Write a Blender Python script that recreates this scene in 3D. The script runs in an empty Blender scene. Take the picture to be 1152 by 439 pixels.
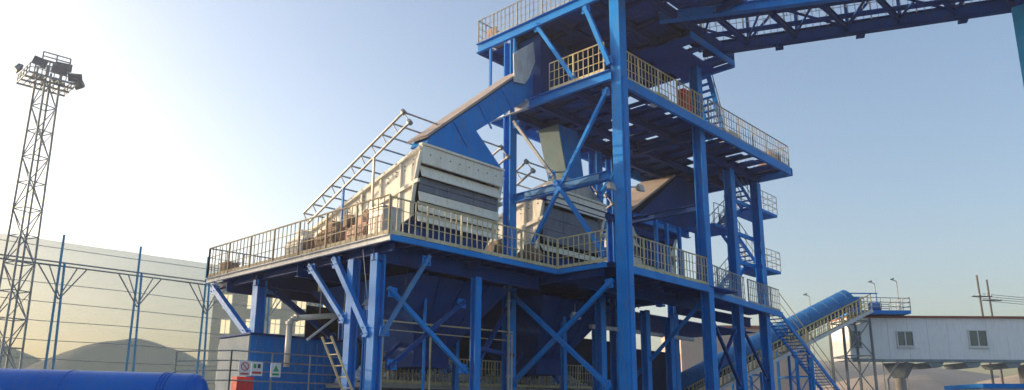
import bpy, bmesh, math, random
from mathutils import Vector, Matrix, noise
R = math.radians
scene = bpy.context.scene
COL = scene.collection
rnd = random.Random(7)

# ------------------------------------------------------------------ materials
def new_mat(name):
    m = bpy.data.materials.new(name); m.use_nodes = True
    return m, m.node_tree, m.node_tree.nodes['Principled BSDF']

def painted(name, col, col2=None, rough=.5, metal=0.0, scale=1.2, dirt=(.25, .2, .16), dirt_amt=.25, bump=.05, streak=True, rust=0.0):
    """weathered paint: soft tone drift, stretched streaks of dust, small chips"""
    m, nt, p = new_mat(name)
    L = nt.links; N = nt.nodes
    tc = N.new('ShaderNodeTexCoord')
    n1 = N.new('ShaderNodeTexNoise'); n1.inputs['Scale'].default_value = scale; n1.inputs['Detail'].default_value = 5
    L.new(tc.outputs['Object'], n1.inputs['Vector'])
    r1 = N.new('ShaderNodeValToRGB'); r1.color_ramp.elements[0].position = .35; r1.color_ramp.elements[1].position = .68
    c2 = col2 or tuple(min(1, c * 1.35 + .01) for c in col)
    r1.color_ramp.elements[0].color = (*col, 1); r1.color_ramp.elements[1].color = (*c2, 1)
    L.new(n1.outputs['Fac'], r1.inputs['Fac'])
    mp = N.new('ShaderNodeMapping'); mp.inputs['Scale'].default_value = (3.2, 3.2, .45) if streak else (2, 2, 2)
    L.new(tc.outputs['Object'], mp.inputs['Vector'])
    n2 = N.new('ShaderNodeTexNoise'); n2.inputs['Scale'].default_value = 2.3; n2.inputs['Detail'].default_value = 8; n2.inputs['Roughness'].default_value = .7
    L.new(mp.outputs['Vector'], n2.inputs['Vector'])
    r2 = N.new('ShaderNodeValToRGB'); r2.color_ramp.elements[0].position = .50; r2.color_ramp.elements[1].position = .74
    r2.color_ramp.elements[0].color = (0, 0, 0, 1); r2.color_ramp.elements[1].color = (dirt_amt * 2.2,) * 3 + (1,)
    L.new(n2.outputs['Fac'], r2.inputs['Fac'])
    mx = N.new('ShaderNodeMix'); mx.data_type = 'RGBA'
    L.new(r2.outputs['Color'], mx.inputs['Factor']); L.new(r1.outputs['Color'], mx.inputs[6]); mx.inputs[7].default_value = (*dirt, 1)
    last = mx.outputs[2]
    if rust:
        n3 = N.new('ShaderNodeTexNoise'); n3.inputs['Scale'].default_value = 5.5; n3.inputs['Detail'].default_value = 10; n3.inputs['Roughness'].default_value = .75
        mp3 = N.new('ShaderNodeMapping'); mp3.inputs['Scale'].default_value = (1.6, 1.6, .7); L.new(tc.outputs['Object'], mp3.inputs['Vector']); L.new(mp3.outputs['Vector'], n3.inputs['Vector'])
        r3 = N.new('ShaderNodeValToRGB'); r3.color_ramp.elements[0].position = .60; r3.color_ramp.elements[1].position = .68
        r3.color_ramp.elements[0].color = (0, 0, 0, 1); r3.color_ramp.elements[1].color = (rust,)*3 + (1,)
        L.new(n3.outputs['Fac'], r3.inputs['Fac'])
        m3 = N.new('ShaderNodeMix'); m3.data_type = 'RGBA'; L.new(r3.outputs['Color'], m3.inputs['Factor']); L.new(last, m3.inputs[6]); m3.inputs[7].default_value = (.11, .06, .045, 1)
        last = m3.outputs[2]
    L.new(last, p.inputs['Base Color'])
    mr = N.new('ShaderNodeMapRange'); mr.inputs['To Min'].default_value = max(.1, rough - .1); mr.inputs['To Max'].default_value = min(1, rough + .25)
    L.new(n2.outputs['Fac'], mr.inputs['Value']); L.new(mr.outputs['Result'], p.inputs['Roughness'])
    p.inputs['Metallic'].default_value = metal; p.inputs['Specular IOR Level'].default_value = .14 if 'blue' in name else .25
    if bump:
        b = N.new('ShaderNodeBump'); b.inputs['Strength'].default_value = bump * 3; b.inputs['Distance'].default_value = .03
        L.new(n2.outputs['Fac'], b.inputs['Height']); L.new(b.outputs['Normal'], p.inputs['Normal'])
    return m

M = {}
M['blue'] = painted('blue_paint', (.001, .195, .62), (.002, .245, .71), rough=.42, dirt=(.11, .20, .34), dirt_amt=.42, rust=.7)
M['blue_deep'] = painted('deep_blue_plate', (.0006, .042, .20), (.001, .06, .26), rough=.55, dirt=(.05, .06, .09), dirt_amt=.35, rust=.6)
M['dark_backing'] = painted('shade_backing', (.003, .012, .045), (.005, .02, .07), rough=.8, dirt=(.04, .035, .04), dirt_amt=.3, rust=.3)  # near-black sheet colour standing in for deep shade under the platform
M['deck'] = painted('deck_plate', (.003, .075, .34), (.005, .10, .42), rough=.7, dirt=(.04, .05, .08), dirt_amt=.3, streak=False, rust=.25)
M['cover_blue'] = painted('conveyor_cover', (.012, .12, .34), (.02, .16, .42), rough=.5, dirt=(.08, .14, .24), dirt_amt=.3, rust=.3)
M['pipe_blue'] = painted('pipe_coat', (.004, .10, .44), (.006, .13, .50), rough=.28, dirt=(.05, .12, .3), dirt_amt=.3, rust=.3)
M['blue_pale'] = painted('faded_blue', (.05, .18, .40), (.09, .25, .48), rough=.55, dirt=(.3, .3, .3), dirt_amt=.25)
M['teal'] = painted('teal_paint', (.012, .24, .46), (.02, .30, .55), rough=.4, dirt=(.2, .2, .2), dirt_amt=.12)
M['cream'] = painted('cream_panel', (.80, .75, .63), (.88, .84, .74), rough=.6, dirt=(.48, .37, .24), dirt_amt=.22, scale=.9, rust=.35)
M['whitep'] = painted('dusty_white_edge', (.55, .57, .60), (.68, .69, .70), rough=.55, dirt=(.3, .26, .22), dirt_amt=.3)
M['dust'] = painted('dusty_top', (.34, .29, .275), (.42, .36, .34), rough=.9, dirt=(.28, .2, .16), dirt_amt=.3, streak=False)
M['greypanel'] = painted('grey_rubber', (.14, .16, .21), (.20, .22, .27), rough=.7, dirt=(.3, .28, .25), dirt_amt=.25)
M['rail'] = painted('yellowed_rail', (.52, .44, .25), (.66, .58, .36), rough=.5, dirt=(.16, .10, .06), dirt_amt=.3, bump=0)
M['rail_backlit'] = painted('backlit_rail', (.22, .18, .13), (.40, .35, .23), rough=.6, dirt=(.12, .08, .05), dirt_amt=.3, bump=0)  # darker rail paint: backlight on the left run is put into the colour
M['railgrey'] = painted('grey_rail', (.30, .31, .31), (.42, .42, .40), rough=.5, dirt=(.18, .12, .08), dirt_amt=.3, bump=0)
M['galv'] = painted('galvanised_pipe', (.40, .38, .36), (.52, .49, .45), rough=.45, metal=.4, dirt=(.2, .14, .1), dirt_amt=.3, bump=0)
M['mast'] = painted('mast_steel', (.22, .25, .26), (.32, .35, .36), rough=.55, metal=.2, dirt=(.1, .09, .08), dirt_amt=.2, bump=0)
M['orange'] = painted('orange_motor', (.55, .33, .24), (.64, .42, .32), rough=.6, dirt=(.3, .22, .16), dirt_amt=.35)
M['red'] = painted('red_box', (.70, .03, .03), (.78, .05, .05), rough=.5, dirt=(.3, .2, .18), dirt_amt=.15)
M['brown'] = painted('brown_casting', (.24, .15, .10), (.34, .22, .15), rough=.8, dirt=(.4, .32, .24), dirt_amt=.4)
M['black'] = painted('dark_rubber', (.02, .02, .022), (.03, .03, .035), rough=.8, dirt=(.12, .1, .08), dirt_amt=.15)
M['concrete'] = painted('concrete', (.33, .30, .27), (.42, .39, .35), rough=.9, dirt=(.2, .17, .14), dirt_amt=.25)
M['wall'] = painted('pale_cladding', (.84, .82, .80), (.88, .86, .84), rough=.75, dirt=(.60, .53, .44), dirt_amt=.2, scale=.4)
M['wall_tan'] = painted('tan_render', (.48, .36, .29), (.56, .43, .35), rough=.85, dirt=(.3, .24, .2), dirt_amt=.2, scale=.3)
M['rust'] = painted('rust_red', (.28, .09, .05), (.36, .13, .08), rough=.8, dirt=(.2, .12, .1), dirt_amt=.3)
M['wood'] = painted('pole_wood', (.10, .10, .10), (.16, .15, .15), rough=.9, dirt=(.3, .26, .22), dirt_amt=.2)
M['sign'] = painted('sign_white', (.72, .72, .70), (.80, .80, .78), rough=.5, dirt=(.5, .45, .38), dirt_amt=.12, bump=0)
M['signred'] = painted('sign_red', (.62, .05, .05), rough=.5, dirt_amt=.05, bump=0)
M['signgreen'] = painted('sign_green', (.04, .30, .10), rough=.5, dirt_amt=.05, bump=0)
M['signdark'] = painted('sign_ink', (.04, .04, .05), rough=.5, dirt_amt=.05, bump=0)
M['alu'] = painted('insulated_pipe', (.66, .60, .50), (.76, .70, .60), rough=.4, metal=.3, dirt=(.45, .36, .26), dirt_amt=.2)
M['mesh_green'] = painted('walkway_mesh', (.30, .30, .17), (.38, .37, .22), rough=.7, dirt=(.2, .16, .1), dirt_amt=.3, bump=0)
M['tan_sack'] = painted('stone', (.62, .68, .80), (.80, .84, .90), rough=.9, dirt=(.01, .02, .06), dirt_amt=.45, streak=False, scale=4)

def glass_mat():
    m, nt, p = new_mat('window_glass')
    p.inputs['Base Color'].default_value = (.05, .07, .09, 1); p.inputs['Roughness'].default_value = .08
    p.inputs['Specular IOR Level'].default_value = .9
    return m
M['glass'] = glass_mat()
def lamp_glass():
    m, nt, p = new_mat('lamp_glass'); p.inputs['Base Color'].default_value = (.75, .77, .8, 1); p.inputs['Roughness'].default_value = .2
    return m
M['lens'] = lamp_glass()
M['greenish'] = painted('chute_liner', (.10, .17, .20), (.15, .22, .24), rough=.6, dirt=(.2, .16, .12), dirt_amt=.3)
M['endgrey'] = painted('bluish_end', (.24, .32, .38), (.34, .40, .44), rough=.6, dirt=(.36, .3, .22), dirt_amt=.4, rust=.4)
M['glint_glass'] = painted('sun_glint_pane', (.75, .66, .45), rough=.3, dirt_amt=.05, bump=0)
_p = M['glint_glass'].node_tree.nodes['Principled BSDF']; _p.inputs['Emission Color'].default_value = (1, .78, .42, 1); _p.inputs['Emission Strength'].default_value = 1.1  # emission stands in for sun glints on the panes

def ground_mat(name, a, b, scale=.15):
    m, nt, p = new_mat(name); N = nt.nodes; L = nt.links
    tc = N.new('ShaderNodeTexCoord'); n = N.new('ShaderNodeTexNoise'); n.inputs['Scale'].default_value = scale; n.inputs['Detail'].default_value = 9
    n.inputs['Roughness'].default_value = .65
    L.new(tc.outputs['Object'], n.inputs['Vector'])
    r = N.new('ShaderNodeValToRGB'); r.color_ramp.elements[0].color = (*a, 1); r.color_ramp.elements[1].color = (*b, 1)
    r.color_ramp.elements[0].position = .35; r.color_ramp.elements[1].position = .65
    L.new(n.outputs['Fac'], r.inputs['Fac']); L.new(r.outputs['Color'], p.inputs['Base Color'])
    p.inputs['Roughness'].default_value = .95
    bp = N.new('ShaderNodeBump'); bp.inputs['Strength'].default_value = .4; bp.inputs['Distance'].default_value = .3
    L.new(n.outputs['Fac'], bp.inputs['Height']); L.new(bp.outputs['Normal'], p.inputs['Normal'])
    return m
M['ground'] = ground_mat('yard_ground', (.26, .25, .24), (.34, .33, .31), .3)
M['mound'] = ground_mat('stockpile', (.15, .125, .13), (.24, .20, .20), .25)
M['dune'] = ground_mat('sandy_hill', (.36, .28, .21), (.46, .37, .28), .08)

def net_mat():
    m = bpy.data.materials.new('dust_net'); m.use_nodes = True
    nt = m.node_tree; N = nt.nodes; L = nt.links; N.clear()
    out = N.new('ShaderNodeOutputMaterial')
    tr = N.new('ShaderNodeBsdfTransparent')
    df = N.new('ShaderNodeBsdfDiffuse'); tl = N.new('ShaderNodeBsdfTranslucent')
    df.inputs['Color'].default_value = (.22, .27, .25, 1); tl.inputs['Color'].default_value = (.09, .13, .15, 1)
    a = N.new('ShaderNodeMixShader'); a.inputs[0].default_value = .5
    L.new(df.outputs[0], a.inputs[1]); L.new(tl.outputs[0], a.inputs[2])
    tc = N.new('ShaderNodeTexCoord'); mp = N.new('ShaderNodeMapping'); mp.inputs['Scale'].default_value = (.06, .06, .5)
    n = N.new('ShaderNodeTexNoise'); n.inputs['Scale'].default_value = 1.5; n.inputs['Detail'].default_value = 6
    L.new(tc.outputs['Object'], mp.inputs['Vector']); L.new(mp.outputs['Vector'], n.inputs['Vector'])
    mr = N.new('ShaderNodeMapRange'); mr.inputs['To Min'].default_value = .60; mr.inputs['To Max'].default_value = .68
    L.new(n.outputs['Fac'], mr.inputs['Value'])
    b = N.new('ShaderNodeMixShader')
    L.new(mr.outputs['Result'], b.inputs[0]); L.new(tr.outputs[0], b.inputs[1]); L.new(a.outputs[0], b.inputs[2])
    L.new(b.outputs[0], out.inputs['Surface'])
    return m
M['net'] = net_mat()

# ------------------------------------------------------------------ mesh helpers
class MB:
    def __init__(s): s.v = []; s.f = []
    def add(s, v, f):
        k = len(s.v); s.v += [tuple(a) for a in v]; s.f += [tuple(i + k for i in q) for q in f]; return s
    def box(s, a, b):
        x0, y0, z0 = a; x1, y1, z1 = b
        v = [(x0,y0,z0),(x1,y0,z0),(x1,y1,z0),(x0,y1,z0),(x0,y0,z1),(x1,y0,z1),(x1,y1,z1),(x0,y1,z1)]
        return s.add(v, [(0,3,2,1),(4,5,6,7),(0,1,5,4),(1,2,6,5),(2,3,7,6),(3,0,4,7)])
    def frame(s, a, b, side=None):
        a = Vector(a); b = Vector(b); d = (b - a).normalized()
        up = Vector(side) if side else (Vector((0,0,1)) if abs(d.z) < .9 else Vector((0,1,0)))
        w = d.cross(up).normalized(); u = w.cross(d).normalized()
        return a, b, w, u
    def bar(s, a, b, w, h, side=None, ow=0, oh=0):
        a, b, W, U = s.frame(a, b, side)
        v = []
        for P in (a, b):
            for (i, j) in ((-1,-1),(1,-1),(1,1),(-1,1)):
                v.append(P + W * (i * w / 2 + ow) + U * (j * h / 2 + oh))
        return s.add(v, [(0,1,2,3),(7,6,5,4),(0,4,5,1),(1,5,6,2),(2,6,7,3),(3,7,4,0)])
    def ibeam(s, a, b, w, h, t=.03, side=None):
        s.bar(a, b, w, t, side, 0, h/2 - t/2); s.bar(a, b, w, t, side, 0, -h/2 + t/2)
        return s.bar(a, b, t*.7, h - 2*t - .002, side)
    def channel(s, a, b, w, h, t=.025, side=None, sgn=1):
        s.bar(a, b, w, t, side, 0, h/2 - t/2); s.bar(a, b, w, t, side, 0, -h/2 + t/2)
        return s.bar(a, b, t, h - 2*t - .002, side, sgn * (w/2 - t/2), 0)
    def tube(s, a, b, r, n=8, r2=None, caps=True):
        a, b, W, U = s.frame(a, b); r2 = r if r2 is None else r2
        v = []
        for P, q in ((a, r), (b, r2)):
            for i in range(n):
                t = 2*math.pi*i/n; v.append(P + W*math.cos(t)*q + U*math.sin(t)*q)
        f = [(i, i+n, (i+1) % n + n, (i+1) % n) for i in range(n)]
        if caps: f += [tuple(range(n)), tuple(range(2*n-1, n-1, -1))]
        return s.add(v, f)
    def prism(s, poly, axis, a, b):
        """poly of 2-d points, extruded along axis from a to b"""
        n = len(poly)
        def P(p, t):
            return {'x': (t, p[0], p[1]), 'y': (p[0], t, p[1]), 'z': (p[0], p[1], t)}[axis]
        v = [P(p, a) for p in poly] + [P(p, b) for p in poly]
        f = [tuple(range(n)), tuple(range(2*n-1, n-1, -1))] + [(i, i+n, (i+1) % n + n, (i+1) % n) for i in range(n)]
        return s.add(v, f)
    def loft(s, q1, q2):
        v = list(q1) + list(q2); n = len(q1)
        return s.add(v, [tuple(range(n)), tuple(range(2*n-1, n-1, -1))] + [(i, i+n, (i+1) % n + n, (i+1) % n) for i in range(n)])
    def build(s, name, mat, parent=None, smooth=False, bevel=0):
        me = bpy.data.meshes.new(name); me.from_pydata([tuple(p) for p in s.v], [], s.f); me.update()
        bm = bmesh.new(); bm.from_mesh(me); bmesh.ops.recalc_face_normals(bm, faces=bm.faces); bm.to_mesh(me); bm.free()
        if smooth:
            for p in me.polygons: p.use_smooth = True
        me.materials.append(M[mat] if isinstance(mat, str) else mat)
        o = bpy.data.objects.new(name, me); COL.objects.link(o)
        if parent is not None:
            o.parent = parent
            base = root_loc(parent)
            me.transform(Matrix.Translation(-base))
        if bevel:
            md = o.modifiers.new('b', 'BEVEL'); md.width = bevel; md.segments = 2; md.limit_method = 'ANGLE'
        return o
LOC = {}
def root_loc(o):
    v = Vector((0,0,0))
    while o is not None:
        v += o.location; o = o.parent
    return v
def thing(name, label, cat, loc=(0,0,0), group=None):
    o = bpy.data.objects.new(name, None); COL.objects.link(o); o.location = loc; o.empty_display_size = .3
    o['label'] = label; o['category'] = cat
    if group: o['group'] = group
    return o
def tag(o, label, cat, group=None, kind=None):
    if label: o['label'] = label
    if cat: o['category'] = cat
    if group: o['group'] = group
    if kind: o['kind'] = kind
    return o
def copy_tree(o, parent=None):
    c = o.copy(); COL.objects.link(c); c.parent = parent
    for ch in list(o.children): copy_tree(ch, c)
    return c

def railing(parent, a, b, h=1.25, step=.26, mat='rail', name='railing', bar=.038, mids=(.36, .68), kick=True, posts=True):
    """steel guard rail: posts, flat balusters, two middle rails, hand rail"""
    a = Vector(a); b = Vector(b); d = b - a; L = d.length; u = Vector((0,0,1))
    m = MB(); n = max(1, round(L / step))
    for i in range(n + 1):
        if posts and i % 6 == 0: continue
        p = a + d * (i / n)
        j = Vector((rnd.gauss(0, .012), rnd.gauss(0, .012), 0))
        m.bar(p + u*.02, p + u*(h - .02) + j, bar, bar*.6)
    for k in mids:
        m.bar(a + u*h*k, b + u*h*k, .02, .024)
    r = m.build(name, mat, parent)
    m = MB().tube(a + u*h, b + u*h, .03, 6); m.build('handrail', mat, r)
    if posts:
        for i in range(0, n + 1, 6):
            p = a + d * (i / n); MB().bar(p, p + u*h, .06, .06).build('post', mat, r)
    if kick:
        MB().bar(a + u*.07, b + u*.07, .012, .12).build('toe_board', mat, r)
    return r

def pipe_rail(parent, a, b, h=1.1, n=4, mat='railgrey', name='railing', mids=(.5,), r=.022):
    a = Vector(a); b = Vector(b); d = b - a; u = Vector((0,0,1)); m = MB()
    for i in range(n + 1):
        p = a + d*(i/n); m.tube(p, p + u*h, r, 5)
    for k in tuple(mids) + (1,): m.tube(a + u*h*k, b + u*h*k, r, 5)
    return m.build(name, mat, parent)

def stair(parent, a, b, width, wdir, n, rails=True, mat='blue', rmat='railgrey', name='stair_flight', rh=1.0):
    """a top, b bottom (3-d), wdir unit vector of the width"""
    a = Vector(a); b = Vector(b); w = Vector(wdir) * width; m = MB()
    for k in (0, 1):
        m.bar(a + w*k, b + w*k, .05, .24)
    f = m.build(name, mat, parent)
    t = MB(); hd = Vector((b.x - a.x, b.y - a.y, 0)).normalized()
    for i in range(n):
        p = a + (b - a) * ((i + .5)/n)
        t.bar(p + Vector(wdir)*.03, p + w - Vector(wdir)*.03, .24, .035)
    t.build('tread', mat, f)
    if rails:
        for k in (0, 1):
            m = MB(); u = Vector((0,0,rh))
            p, q = a + w*k, b + w*k
            m.tube(p + u, q + u, .025, 5); m.tube(p + u*.5, q + u*.5, .02, 5)
            for i in range(5): m.tube(p + (q-p)*i/4, p + (q-p)*i/4 + u, .022, 5)
            m.build('handrail', rmat, f)
    return f

# ------------------------------------------------------------------ ground and hills
def grid_mesh(name, x0, x1, y0, y1, nx, ny, fn, mat, smooth=True):
    m = MB(); v = []
    for j in range(ny + 1):
        for i in range(nx + 1):
            x = x0 + (x1-x0)*i/nx; y = y0 + (y1-y0)*j/ny; v.append((x, y, fn(x, y)))
    f = [(j*(nx+1)+i, j*(nx+1)+i+1, (j+1)*(nx+1)+i+1, (j+1)*(nx+1)+i) for j in range(ny) for i in range(nx)]
    m.add(v, f); return m.build(name, mat, None, smooth)
tag(grid_mesh('ground', -900, 1800, -900, 1800, 2, 2, lambda x, y: 0.0, 'ground', False), None, None, kind='structure')

def mound(name, cx, cy, rx, ry, h, mat, rot=0, seed=0, sharp=1.6):
    m = MB(); v = []; nr, na = 26, 72
    for j in range(nr + 1):
        for i in range(na):
            t = 2*math.pi*i/na; r = j/nr
            x = math.cos(t)*r; y = math.sin(t)*r
            z = h * (1 - r**sharp) if r < 1 else 0
            z += h*.05*noise.fractal(Vector((x*3+seed, y*3, seed)), 1.0, 2.0, 5) * (1-r)**.5
            X = x*rx; Y = y*ry
            v.append((cx + X*math.cos(rot) - Y*math.sin(rot), cy + X*math.sin(rot) + Y*math.cos(rot), max(z, 0) - .2))
    f = [(j*na+i, j*na+(i+1)%na, (j+1)*na+(i+1)%na, (j+1)*na+i) for j in range(nr) for i in range(na)]
    m.add(v, f); return m.build(name, mat, None, True)
VX = (.729, .6845); VR = (.6845, -.729)     # horizontal view direction and its right-hand normal
def place(D, s): return (VX[0]*D + VR[0]*s, VX[1]*D + VR[1]*s)
for nm, D, s, rx, ry, h, mt, sd in (('hill', 150, -118, 48, 30, 18.2, 'mound', 3), ('hill', 128, -64, 28, 18, 13.6, 'mound', 9),
        ('hill', 200, 62, 130, 60, 16.5, 'dune', 5), ('hill', 130, 66, 34, 22, 8.6, 'dune', 12), ('hill', 150, 112, 50, 30, 11.0, 'dune', 14)):
    x, y = place(D, s)
    tag(mound(nm, x, y, rx, ry, h, mt, math.atan2(VR[1], VR[0]), sd), None, None, kind='structure')

# ------------------------------------------------------------------ steel tower
T = thing('steel_tower', 'tall blue steel frame tower with two open upper decks, crossed braces and yellowed guard rails', 'steel tower', (23, 16, 0))
def hcol(parent, x, y, z0, z1, s=.42, flange='y', mat='blue', name='column'):
    m = MB(); t = .05
    if flange == 'y':   # flanges face -y and +y
        m.box((x-s/2, y-s/2, z0), (x+s/2, y-s/2+t, z1)); m.box((x-s/2, y+s/2-t, z0), (x+s/2, y+s/2, z1)); m.box((x-t/3, y-s/2+t, z0), (x+t/3, y+s/2-t, z1))
    else:
        m.box((x-s/2, y-s/2, z0), (x-s/2+t, y+s/2, z1)); m.box((x+s/2-t, y-s/2, z0), (x+s/2, y+s/2, z1)); m.box((x-s/2+t, y-t/3, z0), (x+s/2-t, y+t/3, z1))
    c = m.build(name, mat, parent)
    MB().box((x-s*.8, y-s*.8, z0), (x+s*.8, y+s*.8, z0+.04)).build('base_plate', mat, c)
    return c
def boxcol(parent, x, y, z0, z1, s, mat='blue'):
    c = MB().box((x-s/2, y-s/2, z0), (x+s/2, y+s/2, z1)).build('column', mat, parent, bevel=.02)
    g = MB()
    for z in (7.6, 12.2): g.box((x-s/2-.012, y-s/2-.012, z), (x+s/2+.012, y+s/2+.012, z+.06))
    g.build('splice_band', mat, c)
    k = MB(); k.tube((x+s/2+.04, y-s/2+.1, z0), (x+s/2+.04, y-s/2+.1, z1-.1), .03, 6); k.tube((x-s/2+.12, y-s/2-.03, z0), (x-s/2+.12, y-s/2-.03, z1-3.5), .022, 6)
    k.build('conduit', mat, c)
    return c
def gusset(br, a, b, w):
    a = Vector(a); b = Vector(b); d = (b - a).normalized()
    for P_, sg in ((a, 1), (b, -1)):
        q = P_ + d*sg*.22
        ax = abs(b.x - a.x) > abs(b.y - a.y)
        m = MB(); s_ = .12 + w*.6
        if ax: m.prism([(q.x-s_, q.z-s_*.8), (q.x+s_, q.z-s_*.8), (q.x+s_*.8, q.z+s_*.8), (q.x-s_*.8, q.z+s_*.8)], 'y', q.y-.012, q.y+.012)
        else: m.prism([(q.y-s_, q.z-s_*.8), (q.y+s_, q.z-s_*.8), (q.y+s_*.8, q.z+s_*.8), (q.y-s_*.8, q.z+s_*.8)], 'x', q.x-.012, q.x+.012)
        for (i, j) in ((-.5,-.4),(.5,-.4),(.5,.4),(-.5,.4)):
            i *= s_; j *= s_
            if ax: m.tube((q.x+i, q.y-w/2-.035, q.z+j), (q.x+i, q.y+w/2+.035, q.z+j), .022, 6)
            else: m.tube((q.x-w/2-.035, q.y+i, q.z+j), (q.x+w/2+.035, q.y+i, q.z+j), .022, 6)
        m.build('gusset_plate', 'blue', br)
def beam(parent, a, b, w=.25, h=.4, mat='blue', name='beam', prof='i', side=None):
    m = MB()
    if prof == 'i': m.ibeam(a, b, w, h, side=side)
    elif prof == 'c': m.channel(a, b, w, h, side=side)
    else: m.bar(a, b, w, h, side)
    o = m.build(name, mat, parent)
    if name == 'brace': gusset(o, a, b, w)
    return o

boxcol(T, 23.36, 16.12, 0, 18.05, .48)
hcol(T, 30.62, 16.75, 0, 18.05, .44)
hcol(T, 36.3, 18.2, 0, 14.35, .44)
hcol(T, 39.6, 18.3, 0, 14.35, .44)
hcol(T, 23.12, 21.85, 0, 18.05, .42)
hcol(T, 30.6, 21.8, 0, 14.35, .4)
hcol(T, 36.0, 21.8, 0, 14.35, .4)
hcol(T, 29.3, 21.8, 0, 14.35, .5)
hcol(T, 27.0, 20.0, 0, 6.4, .34)
hcol(T, 30.6, 20.05, 0, 6.4, .34)
hcol(T, 33.6, 20.6, 0, 6.4, .36)
# top deck (underside at 18.1)
Z3 = 18.1
def deckplates(parent, x0, x1, y0, y1, z, nx, ny, holes=(), th=.04, mat='deck', gap=.012, name='deck_plate'):
    m = MB()
    for i in range(nx):
        for j in range(ny):
            if (i, j) in holes: continue
            xa = x0 + (x1-x0)*i/nx + gap; xb = x0 + (x1-x0)*(i+1)/nx - gap
            ya = y0 + (y1-y0)*j/ny + gap; yb = y0 + (y1-y0)*(j+1)/ny - gap
            m.box((xa, ya, z), (xb, yb, z+th))
    return m.build(name, mat, parent)
deckplates(T, 22.95, 31.6, 15.3, 23.8, Z3+.46, 9, 9, {(8,1),(8,2),(0,7),(1,7),(0,8),(7,1)})
beam(T, (22.93,15.25,Z3+.25), (22.93,23.85,Z3+.25), .16, .46, 'blue', 'edge_beam', 'c')
beam(T, (31.68,15.25,Z3+.25), (31.68,23.85,Z3+.25), .16, .46, 'blue_deep', 'edge_beam', 'c')
for y in (15.3, 23.8): beam(T, (23.02, y, Z3+.25), (31.59, y, Z3+.25), .16, .46, 'blue_deep', 'edge_beam', 'c')
for y in (17.2, 19.4, 21.7): beam(T, (23.03, y, Z3+.22), (31.58, y, Z3+.22), .18, .42, 'blue_deep')
for x in (24.6, 26.4, 28.2, 30.0): beam(T, (x, 15.4, Z3+.33), (x, 23.7, Z3+.33), .12, .2, 'blue_deep', 'joist')
railing(T, (22.95, 15.3, Z3+.5), (22.95, 23.8, Z3+.5), 1.2, .25, 'railgrey')
railing(T, (22.95, 23.8, Z3+.5), (31.6, 23.8, Z3+.5), 1.2, .25, 'railgrey')
deckplates(T, 22.95, 27.4, 12.6, 15.2, Z3+.52, 5, 3)
for x in (22.93, 25.1, 27.3): beam(T, (x, 12.6, Z3+.3), (x, 15.18, Z3+.3), .14, .36, 'blue_deep', 'joist')
beam(T, (23.0, 12.55, Z3+.3), (27.3, 12.55, Z3+.3), .14, .36, 'blue_deep', 'edge_beam')
lp = beam(T, (31.7, 15.25, 17.86), (31.7, 18.4, 17.86), .1, .26, 'blue', 'edge_beam', 'b')
beam(T, (27.6, 15.22, 17.86), (31.6, 15.22, 17.86), .1, .26, 'blue', 'edge_beam', 'b')
for xa, xb in ((27.6, 28.3), (28.9, 29.2), (30.3, 30.6), (31.3, 31.64)): MB().box((xa, 15.29, 17.8), (xb, 17.9, 17.84)).build('deck_plate', 'deck', T)
for xa, xb in ((28.31, 28.89), (29.21, 30.29), (30.61, 31.29)): MB().box((xa, 16.1, 17.8), (xb, 17.9, 17.84)).build('deck_plate', 'deck', T)
# knee braces to the top deck edge, hanger posts at its far corner
beam(T, (23.0, 20.2, 18.3), (23.0, 18.1, 15.05), .16, .16, 'blue', 'brace', 'b')
beam(T, (22.98, 17.5, 18.2), (22.98, 16.3, 15.1), .18, .18, 'blue', 'brace', 'b')
beam(T, (23.0, 23.0, 18.1), (23.0, 23.0, 14.9), .1, .1, 'blue', 'hanger_post', 'b')
beam(T, (23.0, 21.5, 18.1), (23.0, 21.5, 14.9), .1, .1, 'blue', 'hanger_post', 'b')

# middle deck
Z2 = 14.4
holes = set(); rr = random.Random(5)
nx, ny = 38, 8
for i in range(nx):
    for j in range(ny):
        if (i > 19 and j in (0,) and i % 3) or (i > 19 and j in (1,) and i % 3 == 1) or (i in (1,) and j == 7) or rr.random() < .05: holes.add((i, j))
for k in ((7,1),(8,1),(9,0),(10,0),(12,0),(13,0),(5,4),(6,4),(8,5),(11,3),(12,3),(14,5),(15,4),(17,3),(9,3)): holes.add(k)
deckplates(T, 22.95, 39.75, 16.35, 22.95, Z2+.47, nx, ny, holes, gap=.004)
for a, b in (((22.93,16.25,Z2+.25),(22.93,20.6,Z2+.25)), ((39.8,16.2,Z2+.25),(39.8,23,Z2+.25))):
    beam(T, a, b, .16, .42, 'blue', 'edge_beam', 'c')
beam(T, (22.93, 20.62, Z2+.25), (22.93, 23, Z2+.25), .16, .42, 'whitep', 'edge_beam', 'c')
for a, b in (((23.6,16.28,Z2+.25),(39.7,16.28,Z2+.25)), ((23.05,22.98,Z2+.25),(39.7,22.98,Z2+.25))):
    beam(T, a, b, .16, .42, 'blue', 'edge_beam', 'c')
for y in (18.2, 20.2, 21.8): beam(T, (23.05, y, Z2+.2), (39.7, y, Z2+.2), .2, .36, 'blue_deep')
for i in range(15):
    x = 24.2 + i*1.08
    beam(T, (x, 16.4, Z2+.37), (x, 22.9, Z2+.37), .1, .16, 'blue_deep', 'joist')
beam(T, (30.7, 17.0, Z2+.02), (30.7, 22.9, Z2+.02), .2, .34, 'blue_deep')
beam(T, (36.2, 18.4, Z2+.02), (36.2, 22.9, Z2+.02), .2, .34, 'blue_deep')
railing(T, (22.95, 16.55, Z2+.5), (22.95, 19.4, Z2+.5), 1.25, .25)
railing(T, (23.55, 16.32, Z2+.5), (30.4, 16.32, Z2+.5), 1.25, .25)
railing(T, (30.9, 16.32, Z2+.5), (39.75, 16.32, Z2+.5), 1.25, .25, 'railgrey')
railing(T, (39.75, 16.32, Z2+.5), (39.75, 22.9, Z2+.5), 1.25, .25, 'railgrey')
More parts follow.
